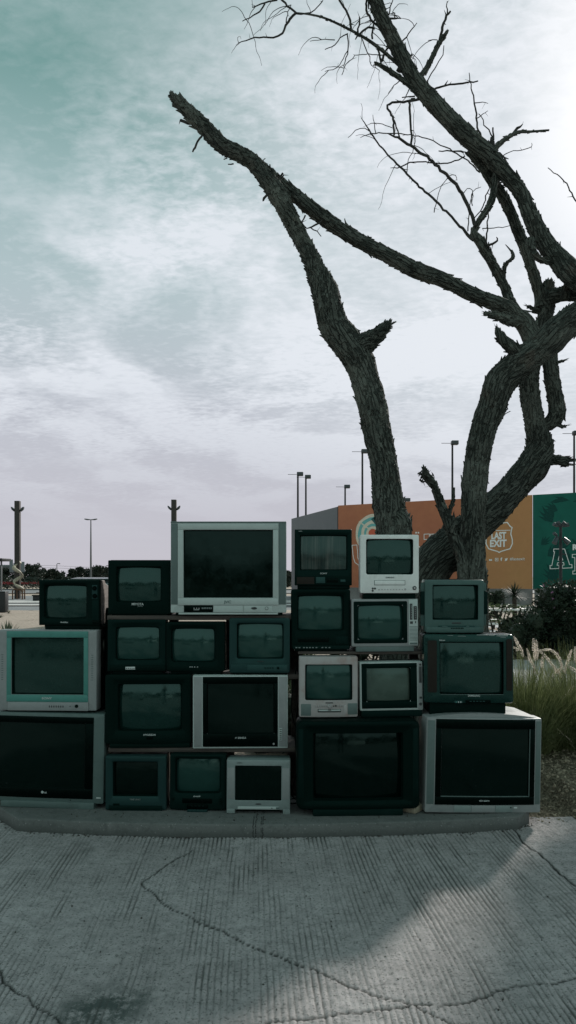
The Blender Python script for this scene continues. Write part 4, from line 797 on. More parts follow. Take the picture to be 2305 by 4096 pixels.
def limb(pts, parent, name='branch', n=None, flakes=1.0, rough=1.0, mat='bark', seed=0):
    """pts: (px, py, Y, width px)"""
    rnd = random.Random(seed*31+len(pts)); L = []
    for px, py, Y, w in pts: p = W(px, py, Y); L.append((p.x, p.y, p.z, w*Y/F/2*.90))
    rmax = max(q[3] for q in L); n = n or (26 if rmax > .06 else 14 if rmax > .025 else 8)
    C = catmull(L, .022 if rmax > .05 else .03 if rmax > .02 else .05)
    mb = MB(); mb.uv = []; u = None; vl = 0; rings = []; fr = []
    for i, c in enumerate(C):
        p = Vector(c[:3]); a = Vector(C[max(0, i-1)][:3]); b = Vector(C[min(len(C)-1, i+1)][:3]); d = (b-a).normalized()
        if i: vl += (p-a).length
        if u is None: u = Vector((0, 1, 0)); 
        u = (u-d*u.dot(d)).normalized(); w = d.cross(u); r = max(.0015, c[3]); ring = []
        lump = 1+.07*mnoise.noise(Vector((vl*4, seed*7.3, 0)))
        for k in range(n):
            an = 2*PI*k/n; v = u*math.cos(an)+w*math.sin(an); q = Vector((math.cos(an)*r*16, math.sin(an)*r*16, vl*4.5))+Vector((seed*5.1, 0, 0))
            ridge = mnoise.noise(q*1.1)*.07+(abs(mnoise.noise(Vector((math.cos(an)*r*38, math.sin(an)*r*38, vl*7+seed))))-.2)*.16+mnoise.noise(q*4)*.035
            ring.append(p+v*r*lump*(1+ridge*rough)); mb.uv.append((an*r if r > .03 else an*.03, vl))
        rings.append(ring); fr.append((p, d, u, w, r*lump))
    mb.loft(rings, True, True)
    if flakes:
        tot = vl*rmax*2*PI; N = int(tot*900*flakes)
        for _ in range(N):
            i = rnd.randrange(1, len(fr)-1); p, d, u, w, r = fr[i]
            if r < .008: continue
            an = rnd.uniform(0, 2*PI); v = u*math.cos(an)+w*math.sin(an); tg = d.cross(v); sg = rnd.choice((-1, 1, 1))
            l = rnd.uniform(.014, .042)*min(1, r/.06+.35)*(1.7 if rnd.random() < .06 else 1); wd = l*rnd.uniform(.3, .7); out = abs(rnd.gauss(0, .24))*l
            o = p+v*r*.96; tip = o+d*sg*l+v*out; th = v*.004
            base = [o+tg*wd*.5-d*sg*l*.2, o-tg*wd*.5-d*sg*l*.2, o-tg*wd*.4+d*sg*l*.5+v*out*.35, tip+tg*wd*rnd.uniform(-.4, .4), o+tg*wd*.45+d*sg*l*.55+v*out*.4]
            k0 = len(mb.v); mb.add([q+th for q in base]+[q-th*1.5 for q in base], [(0,1,2,3,4), (9,8,7,6,5)]+[(j, j+5, (j+1) % 5+5, (j+1) % 5) for j in range(5)])
            mb.uv += [(an*r+rnd.uniform(0, .05), fr[i][0].z+rnd.uniform(0, .1))]*10
    if 'stub' in name or seed in (1, 20, 22):
        p, d, u, w, r = fr[max(0, int(len(fr)*.86))]; l0 = max(r*2.2, .04)
        for k in range(8):
            an = rnd.uniform(0, 2*PI); v = u*math.cos(an)+w*math.sin(an); q = p+v*r*.75; l = l0*rnd.uniform(.5, 1.5); tp = q+d*l+v*rnd.uniform(-.1, .25)*l; g = d.cross(v)*r*.32
            k0 = len(mb.v); mb.add([q+g, q-g, q-v*r*.5, tp], [(0, 1, 3), (1, 2, 3), (2, 0, 3)]); mb.uv += [(an*r, vl)]*4
    o = mb.build(name, M[mat], parent, 50, recalc=False); return o
def twigs(parent, paths, mat='twig', seed=1, curls=0):
    rnd = random.Random(seed); outs = []
    for P in paths:
        mb = MB(); Q = [(*W(px, py, Y), w*Y/F/2) for px, py, Y, w in P]; C = catmull(Q, .03)
        for c in C[1:-1]: c[:3] += np.array([rnd.gauss(0, .003), rnd.gauss(0, .004), rnd.gauss(0, .003)])
        mb.tube([c[:3] for c in C], [max(.0016, c[3]) for c in C], 6)
        for _ in range(int(len(C)*.22)):     # thorns and short spurs
            c = C[rnd.randrange(len(C))]; d = Vector((rnd.gauss(0, 1), rnd.gauss(0, .6), rnd.gauss(0, 1))).normalized(); l = rnd.uniform(.02, .06)
            mb.tube([Vector(c[:3]), Vector(c[:3])+d*l], [max(.002, c[3]*.6), .0008], 4)
        for _ in range(curls):
            c = C[rnd.randrange(len(C)//3, len(C))]; p = Vector(c[:3]); d = Vector((rnd.gauss(-.3, .8), rnd.gauss(0, .6), rnd.gauss(0, .8))).normalized(); pp = [p]; l = rnd.uniform(.02, .04)
            for k in range(rnd.randint(7, 13)): d = (d+Vector((rnd.gauss(0, .18), rnd.gauss(0, .18), -.13+rnd.gauss(0, .1)))).normalized(); p = p+d*l; pp.append(p)
            mb.tube(pp, [.0032*(1-.6*k/len(pp)) for k in range(len(pp))], 4)
        outs.append(mb.build('twig', M[mat], parent, 60, recalc=False))
    return outs
TL = 6.0
t1 = empty('dead_tree', (W(1600, 3000, 5.95).x, 5.95, 0)); tag(t1, 'dead bare trunk leaning left with a sharp broken tip, behind the white set', 'tree')
def un(o, root):
    for q_ in (o if isinstance(o, list) else [o]): q_.location = -root.location
    return o
def K(*a): return [(*p, ) for p in a]
o = un(limb([(1605, 3060, 5.95, 215), (1604, 2800, 5.95, 190), (1598, 2500, 5.95, 170), (1588, 2300, 5.96, 158), (1577, 2180, 5.97, 150), (1564, 2080, 5.98, 140), (1548, 1960, 6, 126), (1536, 1859, 6, 120), (1513, 1740, 6.0, 120), (1490, 1631, 6.0, 122), (1464, 1530, 6.02, 126), (1436, 1441, 6.02, 134), (1390, 1372, 6.03, 138), (1340, 1310, 6.05, 128), (1316, 1240, 6.05, 122), (1303, 1176, 6.05, 120), (1282, 1120, 6.05, 100), (1268, 1090, 6.05, 84), (1240, 1020, 6.05, 72), (1207, 959, 6.05, 66), (1170, 890, 6.05, 70), (1140, 830, 6.05, 76), (1105, 769, 6.05, 78), (1050, 693, 6.05, 66), (1000, 640, 6.05, 62), (945, 610, 6.05, 60), (888, 580, 6.05, 60), (820, 511, 6.05, 60), (752, 443, 6.05, 54), (706, 401, 6.05, 36), (680, 371, 6.05, 8)], t1, 'trunk', 30, 1.0, 1.0, seed=1), t1)
un(limb([(1400, 1400, 6.0, 60), (1460, 1375, 5.97, 90), (1492, 1352, 5.95, 72), (1525, 1326, 5.93, 48), (1552, 1298, 5.92, 30), (1567, 1284, 5.92, 4)], t1, 'branch_stub', 18, 1.6, 1.4, seed=2), t1)
un(limb([(1600, 2030, 5.93, 20), (1608, 2060, 5.9, 62), (1612, 2100, 5.88, 78), (1618, 2150, 5.88, 60), (1622, 2185, 5.9, 10)], t1, 'bark_knot', 16, .8, 1.6, seed=3), t1)
un(twigs(t1, [[(775, 500, 6.05, 14), (752, 490, 6.05, 12), (722, 481, 6.05, 11)], [(808, 545, 6.05, 8), (790, 565, 6.05, 8), (778, 590, 6.05, 9), (771, 608, 6.05, 6)], [(1076, 700, 6.05, 6), (1078, 685, 6.05, 7), (1080, 658, 6.05, 5)], [(1108, 735, 6.03, 10), (1120, 715, 6.03, 9), (1132, 692, 6.03, 8)], [(1110, 735, 6.03, 9), (1128, 712, 6.03, 6), (1135, 700, 6.03, 6)], [(1036, 662, 6, 4), (1050, 648, 6, 4), (1062, 634, 6, 3)], [(1075, 775, 6, 8), (1055, 792, 6, 10), (1052, 804, 6, 4)], [(910, 632, 6, 5), (895, 638, 6, 4)], [(935, 655, 6, 6), (912, 657, 6, 4)], [(1222, 861, 6, 7), (1208, 888, 6, 6), (1228, 912, 6, 5), (1262, 900, 6, 8), (1290, 880, 6, 6)], [(1240, 908, 6, 5), (1268, 925, 6, 4), (1285, 946, 6, 3)]], seed=2), t1)
t2 = empty('dead_tree', (W(1892, 3000, 6.5).x, 6.5, 0)); tag(t2, 'big dead forked tree with many bare stems and twigs, before the orange billboard', 'tree')
YT = 6.5
un(limb([(1890, 3010, 6.5, 190), (1890, 2700, 6.5, 150), (1892, 2450, 6.5, 130), (1892, 2314, 6.5, 118), (1890, 2200, 6.5, 106), (1892, 2086, 6.48, 104), (1899, 1935, 6.45, 108), (1918, 1783, 6.42, 108), (1940, 1700, 6.4, 114), (1967, 1631, 6.38, 122), (1990, 1560, 6.36, 128), (2018, 1510, 6.34, 132), (2077, 1455, 6.3, 122), (2140, 1410, 6.28, 122), (2180, 1378, 6.26, 128), (2235, 1325, 6.22, 130), (2300, 1275, 6.2, 128), (2400, 1215, 6.1, 120), (2540, 1100, 6.0, 100), (2700, 900, 5.9, 80)], t2, 'trunk', 32, 1.0, 1.0, seed=4), t2)
un(limb([(1760, 3010, 6.75, 230), (1690, 2500, 6.75, 210), (1665, 2380, 6.75, 190), (1710, 2280, 6.75, 185), (1797, 2195, 6.78, 178), (1880, 2120, 6.8, 150), (1964, 2048, 6.82, 138), (2055, 1950, 6.85, 126), (2110, 1890, 6.86, 132), (2145, 1840, 6.87, 132), (2160, 1783, 6.88, 112), (2142, 1700, 6.88, 90), (2122, 1593, 6.88, 82), (2118, 1500, 6.88, 80), (2140, 1400, 6.88, 74), (2175, 1300, 6.86, 66), (2184, 1240, 6.85, 66), (2186, 1190, 6.85, 84), (2196, 1140, 6.85, 40), (2206, 1118, 6.85, 12)], t2, 'branch', 30, 1.0, 1.0, seed=5), t2)
un(limb([(2150, 1850, 6.86, 70), (2195, 1842, 6.84, 46), (2230, 1840, 6.82, 36), (2258, 1846, 6.8, 46), (2269, 1846, 6.8, 36)], t2, 'branch_stub', 16, 1.0, 1.2, seed=6), t2)
un(limb([(2150, 1690, 6.9, 40), (2190, 1698, 6.9, 56), (2222, 1668, 6.9, 72), (2228, 1630, 6.9, 72), (2218, 1570, 6.9, 66), (2206, 1494, 6.9, 64), (2198, 1410, 6.9, 62), (2190, 1330, 6.9, 58)], t2, 'branch', 22, .9, 1.0, seed=7), t2)
un(limb([(2225, 1690, 6.9, 24), (2248, 1706, 6.88, 16), (2268, 1702, 6.88, 6)], t2, 'branch_stub', 10, .8, 1.2, seed=8), t2)
un(limb([(2235, 1490, 6.85, 8), (2225, 1455, 6.85, 14), (2240, 1448, 6.85, 12), (2262, 1440, 6.85, 8)], t2, 'branch_stub', 10, .6, 1.2, seed=9), t2)
un(limb([(2080, 1430, 6.28, 60), (2058, 1400, 6.24, 56), (2030, 1375, 6.22, 50), (2008, 1352, 6.2, 40), (1993, 1325, 6.2, 24), (1985, 1305, 6.2, 4)], t2, 'branch_stub', 16, 1.0, 1.4, seed=10), t2)
un(limb([(2150, 1395, 6.4, 80), (2125, 1340, 6.45, 84), (2098, 1290, 6.45, 82), (2060, 1262, 6.43, 76), (2030, 1232, 6.4, 66), (1960, 1205, 6.35, 62), (1888, 1176, 6.3, 62), (1766, 1117, 6.25, 62), (1662, 1080, 6.22, 66), (1548, 1020, 6.2, 62), (1440, 965, 6.2, 62), (1359, 915, 6.18, 62), (1290, 868, 6.17, 66), (1245, 833, 6.15, 62), (1161, 765, 6.15, 54), (1116, 725, 6.15, 46), (1055, 672, 6.15, 40), (1020, 640, 6.15, 36), (998, 622, 6.15, 26)], t2, 'branch', 24, .55, .8, seed=11), t2)
un(limb([(2085, 1285, 6.42, 50), (2040, 1280, 6.38, 46), (1995, 1268, 6.35, 34), (1960, 1258, 6.34, 22), (1934, 1254, 6.34, 10)], t2, 'branch_stub', 14, 1.3, 1.3, seed=12), t2)
un(limb([(2186, 1200, 6.85, 70), (2240, 1178, 6.75, 62), (2305, 1178, 6.65, 60), (2420, 1190, 6.5, 60)], t2, 'branch', 20, .8, 1.0, seed=13), t2)
un(limb([(2262, 1190, 6.65, 40), (2270, 1150, 6.6, 42), (2300, 1100, 6.55, 60)], t2, 'branch', 16, .8, 1.0, seed=14), t2)
un(limb([(2180, 1250, 6.85, 30), (2140, 1240, 6.83, 16), (2118, 1228, 6.82, 12), (2108, 1224, 6.82, 4)], t2, 'branch_stub', 10, 1.4, 1.4, seed=15), t2)
# upper limbs
un(limb([(2560, 1180, 6.3, 130), (2400, 1150, 6.35, 115), (2305, 1105, 6.4, 104), (2236, 1040, 6.45, 90), (2170, 955, 6.5, 78), (2120, 856, 6.5, 68), (2083, 769, 6.52, 62), (2028, 700, 6.52, 64), (1965, 631, 6.52, 70), (1896, 568, 6.52, 78), (1813, 492, 6.5, 78), (1737, 412, 6.5, 70), (1667, 330, 6.5, 66), (1619, 250, 6.5, 63), (1577, 166, 6.48, 60), (1529, 76, 6.45, 58), (1501, 0, 6.42, 57), (1470, -90, 6.4, 52), (1430, -220, 6.35, 40)], t2, 'branch', 24, .35, .8, seed=16), t2)
un(limb([(2165, 1230, 6.85, 60), (2159, 1178, 6.85, 50), (2125, 1067, 6.8, 46), (2076, 929, 6.75, 46), (2021, 804, 6.7, 46), (1965, 714, 6.65, 46), (1917, 645, 6.6, 46), (1880, 600, 6.55, 46)], t2, 'branch', 18, .4, .8, seed=17), t2)
un(limb([(2060, 1240, 6.6, 50), (2035, 1192, 6.6, 42), (2014, 1137, 6.6, 40), (1965, 1047, 6.58, 40), (1925, 970, 6.56, 42), (1896, 935, 6.55, 34), (1903, 910, 6.55, 26), (1925, 872, 6.55, 26), (1948, 840, 6.55, 28), (1972, 783, 6.55, 30), (1983, 700, 6.55, 24), (1990, 640, 6.55, 20)], t2, 'branch', 16, .45, .9, seed=18), t2)
un(limb([(2120, 960, 6.45, 44), (2130, 1000, 6.42, 34), (2150, 1030, 6.4, 26), (2178, 1045, 6.38, 22), (2188, 1050, 6.38, 4)], t2, 'bark_strip', 12, .6, 1.4, seed=19), t2)
br = un(limb([(1670, 330, 6.5, 30), (1687, 300, 6.48, 24), (1716, 256, 6.46, 22), (1757, 173, 6.44, 22), (1780, 140, 6.43, 18), (1793, 119, 6.43, 4)], t2, 'branch', 12, .5, 1, seed=20), t2)
un(limb([(1970, 610, 6.5, 32), (1998, 575, 6.5, 24), (2040, 545, 6.48, 19), (2075, 528, 6.47, 15), (2118, 527, 6.46, 11), (2197, 521, 6.45, 8)], t2, 'branch', 12, .5, 1, seed=21), t2)
un(limb([(1690, 395, 6.5, 26), (1674, 378, 6.5, 20), (1633, 338, 6.5, 20), (1577, 296, 6.5, 20), (1522, 262, 6.5, 16), (1497, 249, 6.5, 8)], t2, 'branch', 12, .6, 1, seed=22), t2)
un(limb([(1640, 290, 6.5, 22), (1612, 274, 6.5, 16), (1536, 208, 6.5, 15), (1466, 156, 6.5, 13), (1390, 114, 6.5, 11), (1300, 73, 6.5, 9), (1240, 58, 6.5, 8), (1185, 52, 6.5, 7)], t2, 'branch', 10, .3, .8, seed=23), t2)
un(limb([(2018, 1150, 6.6, 26), (2014, 1109, 6.58, 20), (2022, 1060, 6.56, 18), (2040, 1042, 6.56, 14), (2054, 1026, 6.55, 16), (2048, 1008, 6.55, 9), (2022, 978, 6.55, 3)], t2, 'branch', 12, .8, 1.3, seed=24), t2)
Y_ = 6.5
q = lambda *a: [(x, y, Y_, w) for x, y, w in a]
un(twigs(t2, [q((1903, 905, 15), (1880, 845, 14), (1854, 783, 14), (1813, 728, 13), (1744, 658, 12), (1660, 596, 11), (1605, 561, 10), (1553, 534, 5)), q((1895, 960, 14), (1840, 905, 10), (1785, 846, 9), (1722, 785, 9), (1660, 728, 8), (1612, 678, 8), (1563, 631, 7), (1520, 580, 6), (1484, 534, 6), (1449, 478, 3))], seed=3, curls=4), t2)
un(twigs(t2, [q((1757, 170, 11), (1770, 110, 11), (1785, 62, 10), (1802, 46, 8)), q((1790, 55, 6), (1786, 25, 4), (1790, 5, 3)), q((1705, 330, 5), (1730, 290, 5), (1770, 220, 4), (1776, 182, 3)), q((1715, 370, 9), (1745, 354, 8), (1785, 343, 7), (1850, 334, 7), (1913, 324, 5)), q((1780, 342, 8), (1792, 322, 2)), q((1932, 562, 8), (1915, 520, 7), (1908, 470, 7), (1890, 370, 5), (1877, 291, 3)), q((1975, 560, 6), (1955, 520, 5), (1915, 455, 3)), q((1905, 475, 4), (1930, 458, 3), (1952, 443, 2)), q((1900, 412, 4), (1930, 410, 3), (1953, 414, 2)), q((2050, 540, 14), (2070, 515, 12), (2091, 497, 4)), q((1972, 600, 24), (1968, 570, 20), (1966, 548, 8)), q((1975, 560, 7), (1972, 510, 6)), q((1990, 610, 7), (2010, 625, 8), (2035, 636, 3)), q((2010, 625, 4), (2040, 606, 3), (2090, 600, 3), (2125, 588, 3), (2127, 573, 2)), q((2080, 770, 8), (2089, 725, 3)), q((1995, 735, 6), (2012, 728, 6)), q((2025, 800, 5), (2028, 760, 4))], seed=4), t2)
un(twigs(t2, [q((1660, 395, 8), (1640, 409, 10), (1643, 480, 9), (1645, 582, 9)), q((1690, 390, 12), (1665, 400, 10), (1630, 405, 9), (1600, 407, 9), (1570, 412, 9), (1551, 422, 9), (1566, 462, 9), (1574, 478, 9), (1577, 540, 8)), q((1660, 385, 6), (1640, 388, 5), (1608, 390, 4)), q((1577, 480, 5), (1600, 550, 6), (1604, 560, 5)), q((1855, 610, 8), (1830, 605, 6), (1790, 602, 5), (1755, 604, 4)), q((1860, 625, 5), (1820, 645, 5), (1760, 656, 5), (1690, 645, 5), (1640, 650, 5), (1605, 668, 5), (1562, 672, 2)), q((1920, 690, 6), (1870, 642, 5), (1813, 606, 5), (1750, 572, 4), (1688, 548, 4), (1620, 537, 4), (1560, 534, 4), (1487, 534, 4), (1442, 551, 2)), q((1485, 530, 4), (1460, 514, 3), (1425, 522, 3), (1392, 551, 2)), q((1504, 534, 4), (1496, 495, 3), (1492, 460, 2)), q((1570, 512, 3), (1530, 496, 3), (1495, 490, 3), (1476, 498, 2)), q((1944, 980, 7), (1950, 920, 6), (1953, 855, 5)), q((1900, 870, 5), (1930, 830, 5), (1950, 770, 5), (1958, 755, 4)), q((1930, 914, 4), (2010, 908, 3), (2085, 887, 2)), q((1890, 823, 4), (1884, 780, 3), (1905, 758, 3), (1925, 748, 2)), q((1872, 925, 5), (1876, 860, 4), (1882, 800, 3), (1890, 775, 3)), q((2192, 671, 3), (2240, 708, 4), (2275, 750, 5), (2310, 815, 6), (2380, 900, 8)), q((1952, 985, 10), (1970, 975, 9), (1990, 962, 8), (1986, 948, 3)), q((1628, 690, 4), (1635, 640, 3), (1655, 595, 3), (1664, 540, 2)), q((1737, 850, 4), (1750, 790, 3), (1775, 730, 3), (1800, 702, 3), (1822, 702, 3), (1828, 722, 2)), q((1850, 780, 4), (1870, 752, 3), (1890, 760, 3), (1888, 810, 2))], seed=5), t2)
un(twigs(t2, [q((1520, 115, 8), (1470, 55, 9), (1466, 0, 9), (1452, -40, 8)), q((1405, 115, 9), (1400, 80, 9), (1385, 40, 8), (1358, 0, 8), (1340, -40, 7)), q((1500, 115, 8), (1475, 110, 8), (1440, 135, 8), (1422, 158, 4)), q((1490, 155, 8), (1492, 110, 7), (1500, 70, 4)), q((1432, 130, 8), (1436, 95, 7), (1438, 68, 5)), q((1525, 250, 8), (1516, 215, 8), (1508, 195, 5)), q((1530, 245, 10), (1545, 200, 8), (1560, 190, 4)), q((1555, 60, 6), (1562, 30, 5), (1572, 0, 4)), q((1555, 75, 9), (1580, 72, 7), (1604, 74, 3)), q((1580, 72, 5), (1580, 52, 4), (1570, 50, 3)), q((1605, 170, 6), (1635, 135, 5), (1668, 92, 3)), q((1640, 225, 14), (1648, 215, 4)), q((1595, 285, 24), (1602, 262, 16), (1604, 270, 6)), q((1185, 52, 9), (1160, 75, 10), (1130, 130, 8), (1095, 150, 7), (1040, 150, 6), (1000, 158, 5), (955, 172, 3)), q((1185, 52, 8), (1140, 15, 8), (1110, -30, 8)), q((1060, 15, 7), (1040, 45, 6), (1000, 70, 4), (970, 85, 3)), q((1110, 0, 7), (1060, 12, 6), (1010, 30, 4)), q((1185, 55, 6), (1225, 55, 6), (1260, 40, 4), (1290, 5, 4)), q((1145, 90, 5), (1150, 60, 4), (1165, 20, 3))], seed=6, curls=2), t2)
un(twigs(t2, [q((1535, 220, 4), (1450, 217, 3), (1420, 225, 3), (1385, 260, 3), (1368, 300, 3)), q((1390, 140, 5), (1392, 200, 5), (1382, 245, 4), (1375, 265, 3)), q((1390, 205, 4), (1350, 270, 3), (1300, 286, 2)), q((1392, 135, 5), (1360, 152, 4), (1340, 180, 4), (1300, 198, 3)), q((1445, 150, 4), (1470, 210, 4), (1485, 262, 3), (1502, 268, 2)), q((1340, 160, 4), (1300, 159, 3), (1240, 165, 2)), q((1600, 322, 5), (1575, 345, 3), (1553, 374, 2)), q((1640, 350, 5), (1628, 380, 4), (1610, 405, 3)), q((1712, 162, 2), (1750, 160, 4))], seed=8, curls=1), t2)
# dead sucker in front of the fork
sk = un(limb([(1850, 2330, 6.38, 46), (1846, 2238, 6.38, 44), (1812, 2147, 6.38, 42), (1785, 2071, 6.38, 44), (1759, 2003, 6.38, 36), (1738, 1945, 6.38, 32), (1722, 1925, 6.38, 34), (1702, 1897, 6.38, 34), (1697, 1875, 6.38, 14), (1693, 1858, 6.38, 3)], t2, 'branch', 16, 1.0, 1.6, seed=25), t2)
un(limb([(1790, 2085, 6.38, 26), (1800, 2040, 6.37, 20), (1812, 2005, 6.36, 16), (1817, 1950, 6.36, 9)], t2, 'branch', 12, .6, 1.2, seed=26), t2)
un(limb([(1803, 2130, 6.36, 36), (1812, 2095, 6.35, 34), (1816, 2065, 6.35, 12)], t2, 'branch_stub', 12, 1.0, 1.8, seed=27), t2)
mb = MB(); random.seed(11); c0 = W(1702, 1890, 6.36)
for _ in range(46):
    p = c0+Vector((random.gauss(0, .020), random.gauss(0, .02), random.gauss(-.03, .04))); mb.leaf(p, (random.gauss(0, 1), random.gauss(0, 1), random.gauss(-.2, 1)), random.uniform(.03, .08), random.uniform(.015, .03))
un(mb.build('bark_shreds', M['twig'], t2, 0, recalc=False), t2)
# ================================================================= plants
M['hedge'] = leafmat('dark_hedge_leaf', (.011, .019, .012), (.022, .034, .019), .15); M['far_leaf'] = leafmat('far_tree_leaf', (.016, .024, .019), (.030, .040, .030), .08)
M['shrubleaf'] = leafmat('broad_leaf', (.035, .060, .026), (.07, .10, .04), .35); M['spike'] = leafmat('spiky_leaf', (.05, .07, .045), (.085, .105, .07), .2)
M['grassblade'] = leafmat('fountain_grass_blade', (.070, .095, .032), (.19, .21, .10), .45); M['plume'] = leafmat('grass_plume', (.80, .70, .64), (.88, .80, .74), .6); M['flower'] = leafmat('pink_flower', (.35, .12, .28), (.5, .25, .42), .4)
M['stemw'] = simple('woody_stem', (.04, .035, .028), .9, .1)
def shrub(name, label, loc, rx, ry, h, n, lw, mat, cat='shrub', group=None, flowers=0, clumps=26, seed=0, leafL=None, z0=.1):
    rnd = random.Random(seed+100); r = empty(name, loc); tag(r, label, cat, group); mb = MB(); C = []
    for _ in range(clumps):
        a = rnd.uniform(0, 2*PI); q_ = rnd.random()**.5; z = rnd.uniform(z0, 1); k = math.sqrt(max(0, 1-((z-.45)/.62)**2)) if z > .45 else 1
        C.append((Vector((math.cos(a)*rx*q_*k*.82, math.sin(a)*ry*q_*k*.82, z*h*.86)), rnd.uniform(.16, .34)*min(rx, h)))
    for i in range(n):
        c, cr = C[rnd.randrange(len(C))]; d = Vector((rnd.gauss(0, 1), rnd.gauss(0, 1), rnd.gauss(.15, 1))).normalized(); p = c+d*cr*rnd.uniform(.45, 1.05)
        if p.z < .02: continue
        L = (leafL or lw*2.6)*rnd.uniform(.6, 1.3); ld = (d+Vector((rnd.gauss(0, .5), rnd.gauss(0, .5), rnd.gauss(.35, .5)))); mb.leaf(p, ld, L, lw*rnd.uniform(.7, 1.3), Vector((rnd.gauss(0, 1), rnd.gauss(0, 1), rnd.gauss(0, 1))), .15)
    for cc_, cr in C: mb.ellipsoid(cc_, (cr*.72, cr*.72, min(cr*.72, max(.05, cc_.z))), 7, 5)
    mb.build('foliage', mat, r, 0, recalc=False)
    mb = MB()
    for _ in range(7):
        c, cr = C[rnd.randrange(len(C))]; mb.tube([(rnd.gauss(0, .04)*rx, rnd.gauss(0, .04)*ry, 0), c*.5+Vector((rnd.gauss(0, .04), 0, 0)), c], [.02*h, .014*h, .005*h], 5)
    mb.build('stems', M['stemw'], r)
    if flowers:
        for _ in range(flowers):
            mb = MB(); c, cr = C[rnd.randrange(len(C))]; d = Vector((rnd.gauss(0, 1), rnd.gauss(-.5, .6), abs(rnd.gauss(.6, .6)))).normalized(); p = c+d*cr*1.08
            for k in range(6): mb.leaf(p, (rnd.gauss(0, 1), rnd.gauss(0, 1), rnd.gauss(.3, 1)), .03, .018)
            mb.build('flower', M['flower'], r, 0, recalc=False)
    return r
def gp(px, Y): return ((px-CX)/F*Y, Y, 0.02)
shrub('flowering_shrub', 'dark dense rounded hedge shrub with purple flowers below the green billboard', gp(2240, 13.9), .88, .7, 1.36, 15000, .034, M['hedge'], flowers=24, clumps=44, seed=1)
shrub('flowering_shrub', 'dark shrub cut by the right edge under the green billboard', gp(2345, 13.2), .55, .6, 1.42, 8000, .034, M['hedge'], flowers=8, clumps=30, seed=2)
shrub('low_shrub', 'low dark shrub filling in below the flowering hedge beside the tables', gp(2095, 13.7), .5, .4, .82, 6000, .034, M['hedge'], clumps=26, seed=3)
shrub('low_shrub', 'low dark shrub at the path edge by the right border', gp(2215, 13.3), .95, .35, .85, 9000, .034, M['hedge'], clumps=26, seed=4)
shrub('leafy_shrub', 'grey green bush between the forked trunk and the spiky palm', gp(1975, 21), .42, .4, 1.15, 1500, .04, M['hedge'], clumps=18, seed=5)
def rosette(name, label, loc, n, L, w, trunk=0.0, mat='spike', cat='plant', up=.25, seed=0, droop=.12):
    rnd = random.Random(seed); r = empty(name, loc); tag(r, label, cat); mb = MB()
    for i in range(n):
        a = i*2.39996+rnd.uniform(-.2, .2); e = math.asin(min(1, max(-.5, up-.55+1.5*i/n))) if trunk else rnd.uniform(.25, 1.4)
        d = Vector((math.cos(a)*math.cos(e), math.sin(a)*math.cos(e), math.sin(e))); s_ = d.cross(Vector((0, 0, 1))).normalized(); l = L*rnd.uniform(.8, 1.1); p = Vector((0, 0, trunk)); V = []
        nrm = s_.cross(d)
        for k, ww in enumerate((.6, 1, .85, .5, .02)):
            t_ = k/4; c = p+d*l*t_-Vector((0, 0, droop*l*t_*t_)); V += [c-s_*w*ww*.5, c+nrm*w*.12*ww, c+s_*w*ww*.5]
        mb.add(V, [f for k in range(4) for f in ((3*k, 3*k+1, 3*k+4, 3*k+3), (3*k+1, 3*k+2, 3*k+5, 3*k+4))])
    mb.build('leaves', M[mat], r, 0, recalc=False)
    if trunk:
        mb = MB(); mb.tube([(0, 0, 0), (.01, 0, trunk*.5), (0, 0, trunk)], [.07, .06, .05], 8); mb.build('trunk', M['stemw'], r)
    return r
rosette('yucca', 'spiky yucca ball on a short trunk below the orange billboard', gp(2058, 17.5), 110, .36, .022, 1.08, seed=1, mat='hedge', cat='yucca', up=.1)
rosette('agave', 'spiky grey green agave behind the turquoise framed set at the left edge', gp(30, 17.2), 60, .55, .055, 0, seed=2, cat='agave')
for i, (px, Y, l, lb) in enumerate(((36, 30, .2, 'tiny weed tuft in the sand above the agave'), (2, 27, .22, 'tiny weed tuft at the left edge by the dark bin'), (163, 19, .25, 'small tuft beside the bottom corner of the wood grain set'))): rosette('weed_tuft', lb, gp(px, Y), 22, l, .02, 0, seed=5+i, cat='weed')
def plumeria(label, loc, h, seed):
    rnd = random.Random(seed); r = empty('broadleaf_plant', loc); tag(r, label, 'plant', 'broad leaved plants by the tables'); mb = MB(); ms = MB()
    for b_ in range(6):
        a = rnd.uniform(0, 2*PI); e = Vector((math.cos(a)*.28*h, math.sin(a)*.28*h, h*rnd.uniform(.6, 1))); ms.tube([(0, 0, 0), e*.5+Vector((0, 0, .1*h)), e], [.02, .016, .01], 5)
        for k in range(16):
            aa = k*2.4; d = Vector((math.cos(aa), math.sin(aa), rnd.uniform(-.1, .8))); mb.leaf(e-Vector((0, 0, .08*h*rnd.random())), d, rnd.uniform(.13, .22)*h, .05*h, Vector((0, 0, 1)), .25)
    mb.build('leaves', M['shrubleaf'], r, 0, recalc=False); ms.build('stems', M['stemw'], r)
plumeria('leafy broad leaved plant standing in front of the tables, the left one', gp(1985, 14.6), 1.0, 1); plumeria('leafy broad leaved plant nearest the dark hedge', gp(2028, 14.2), .98, 2)
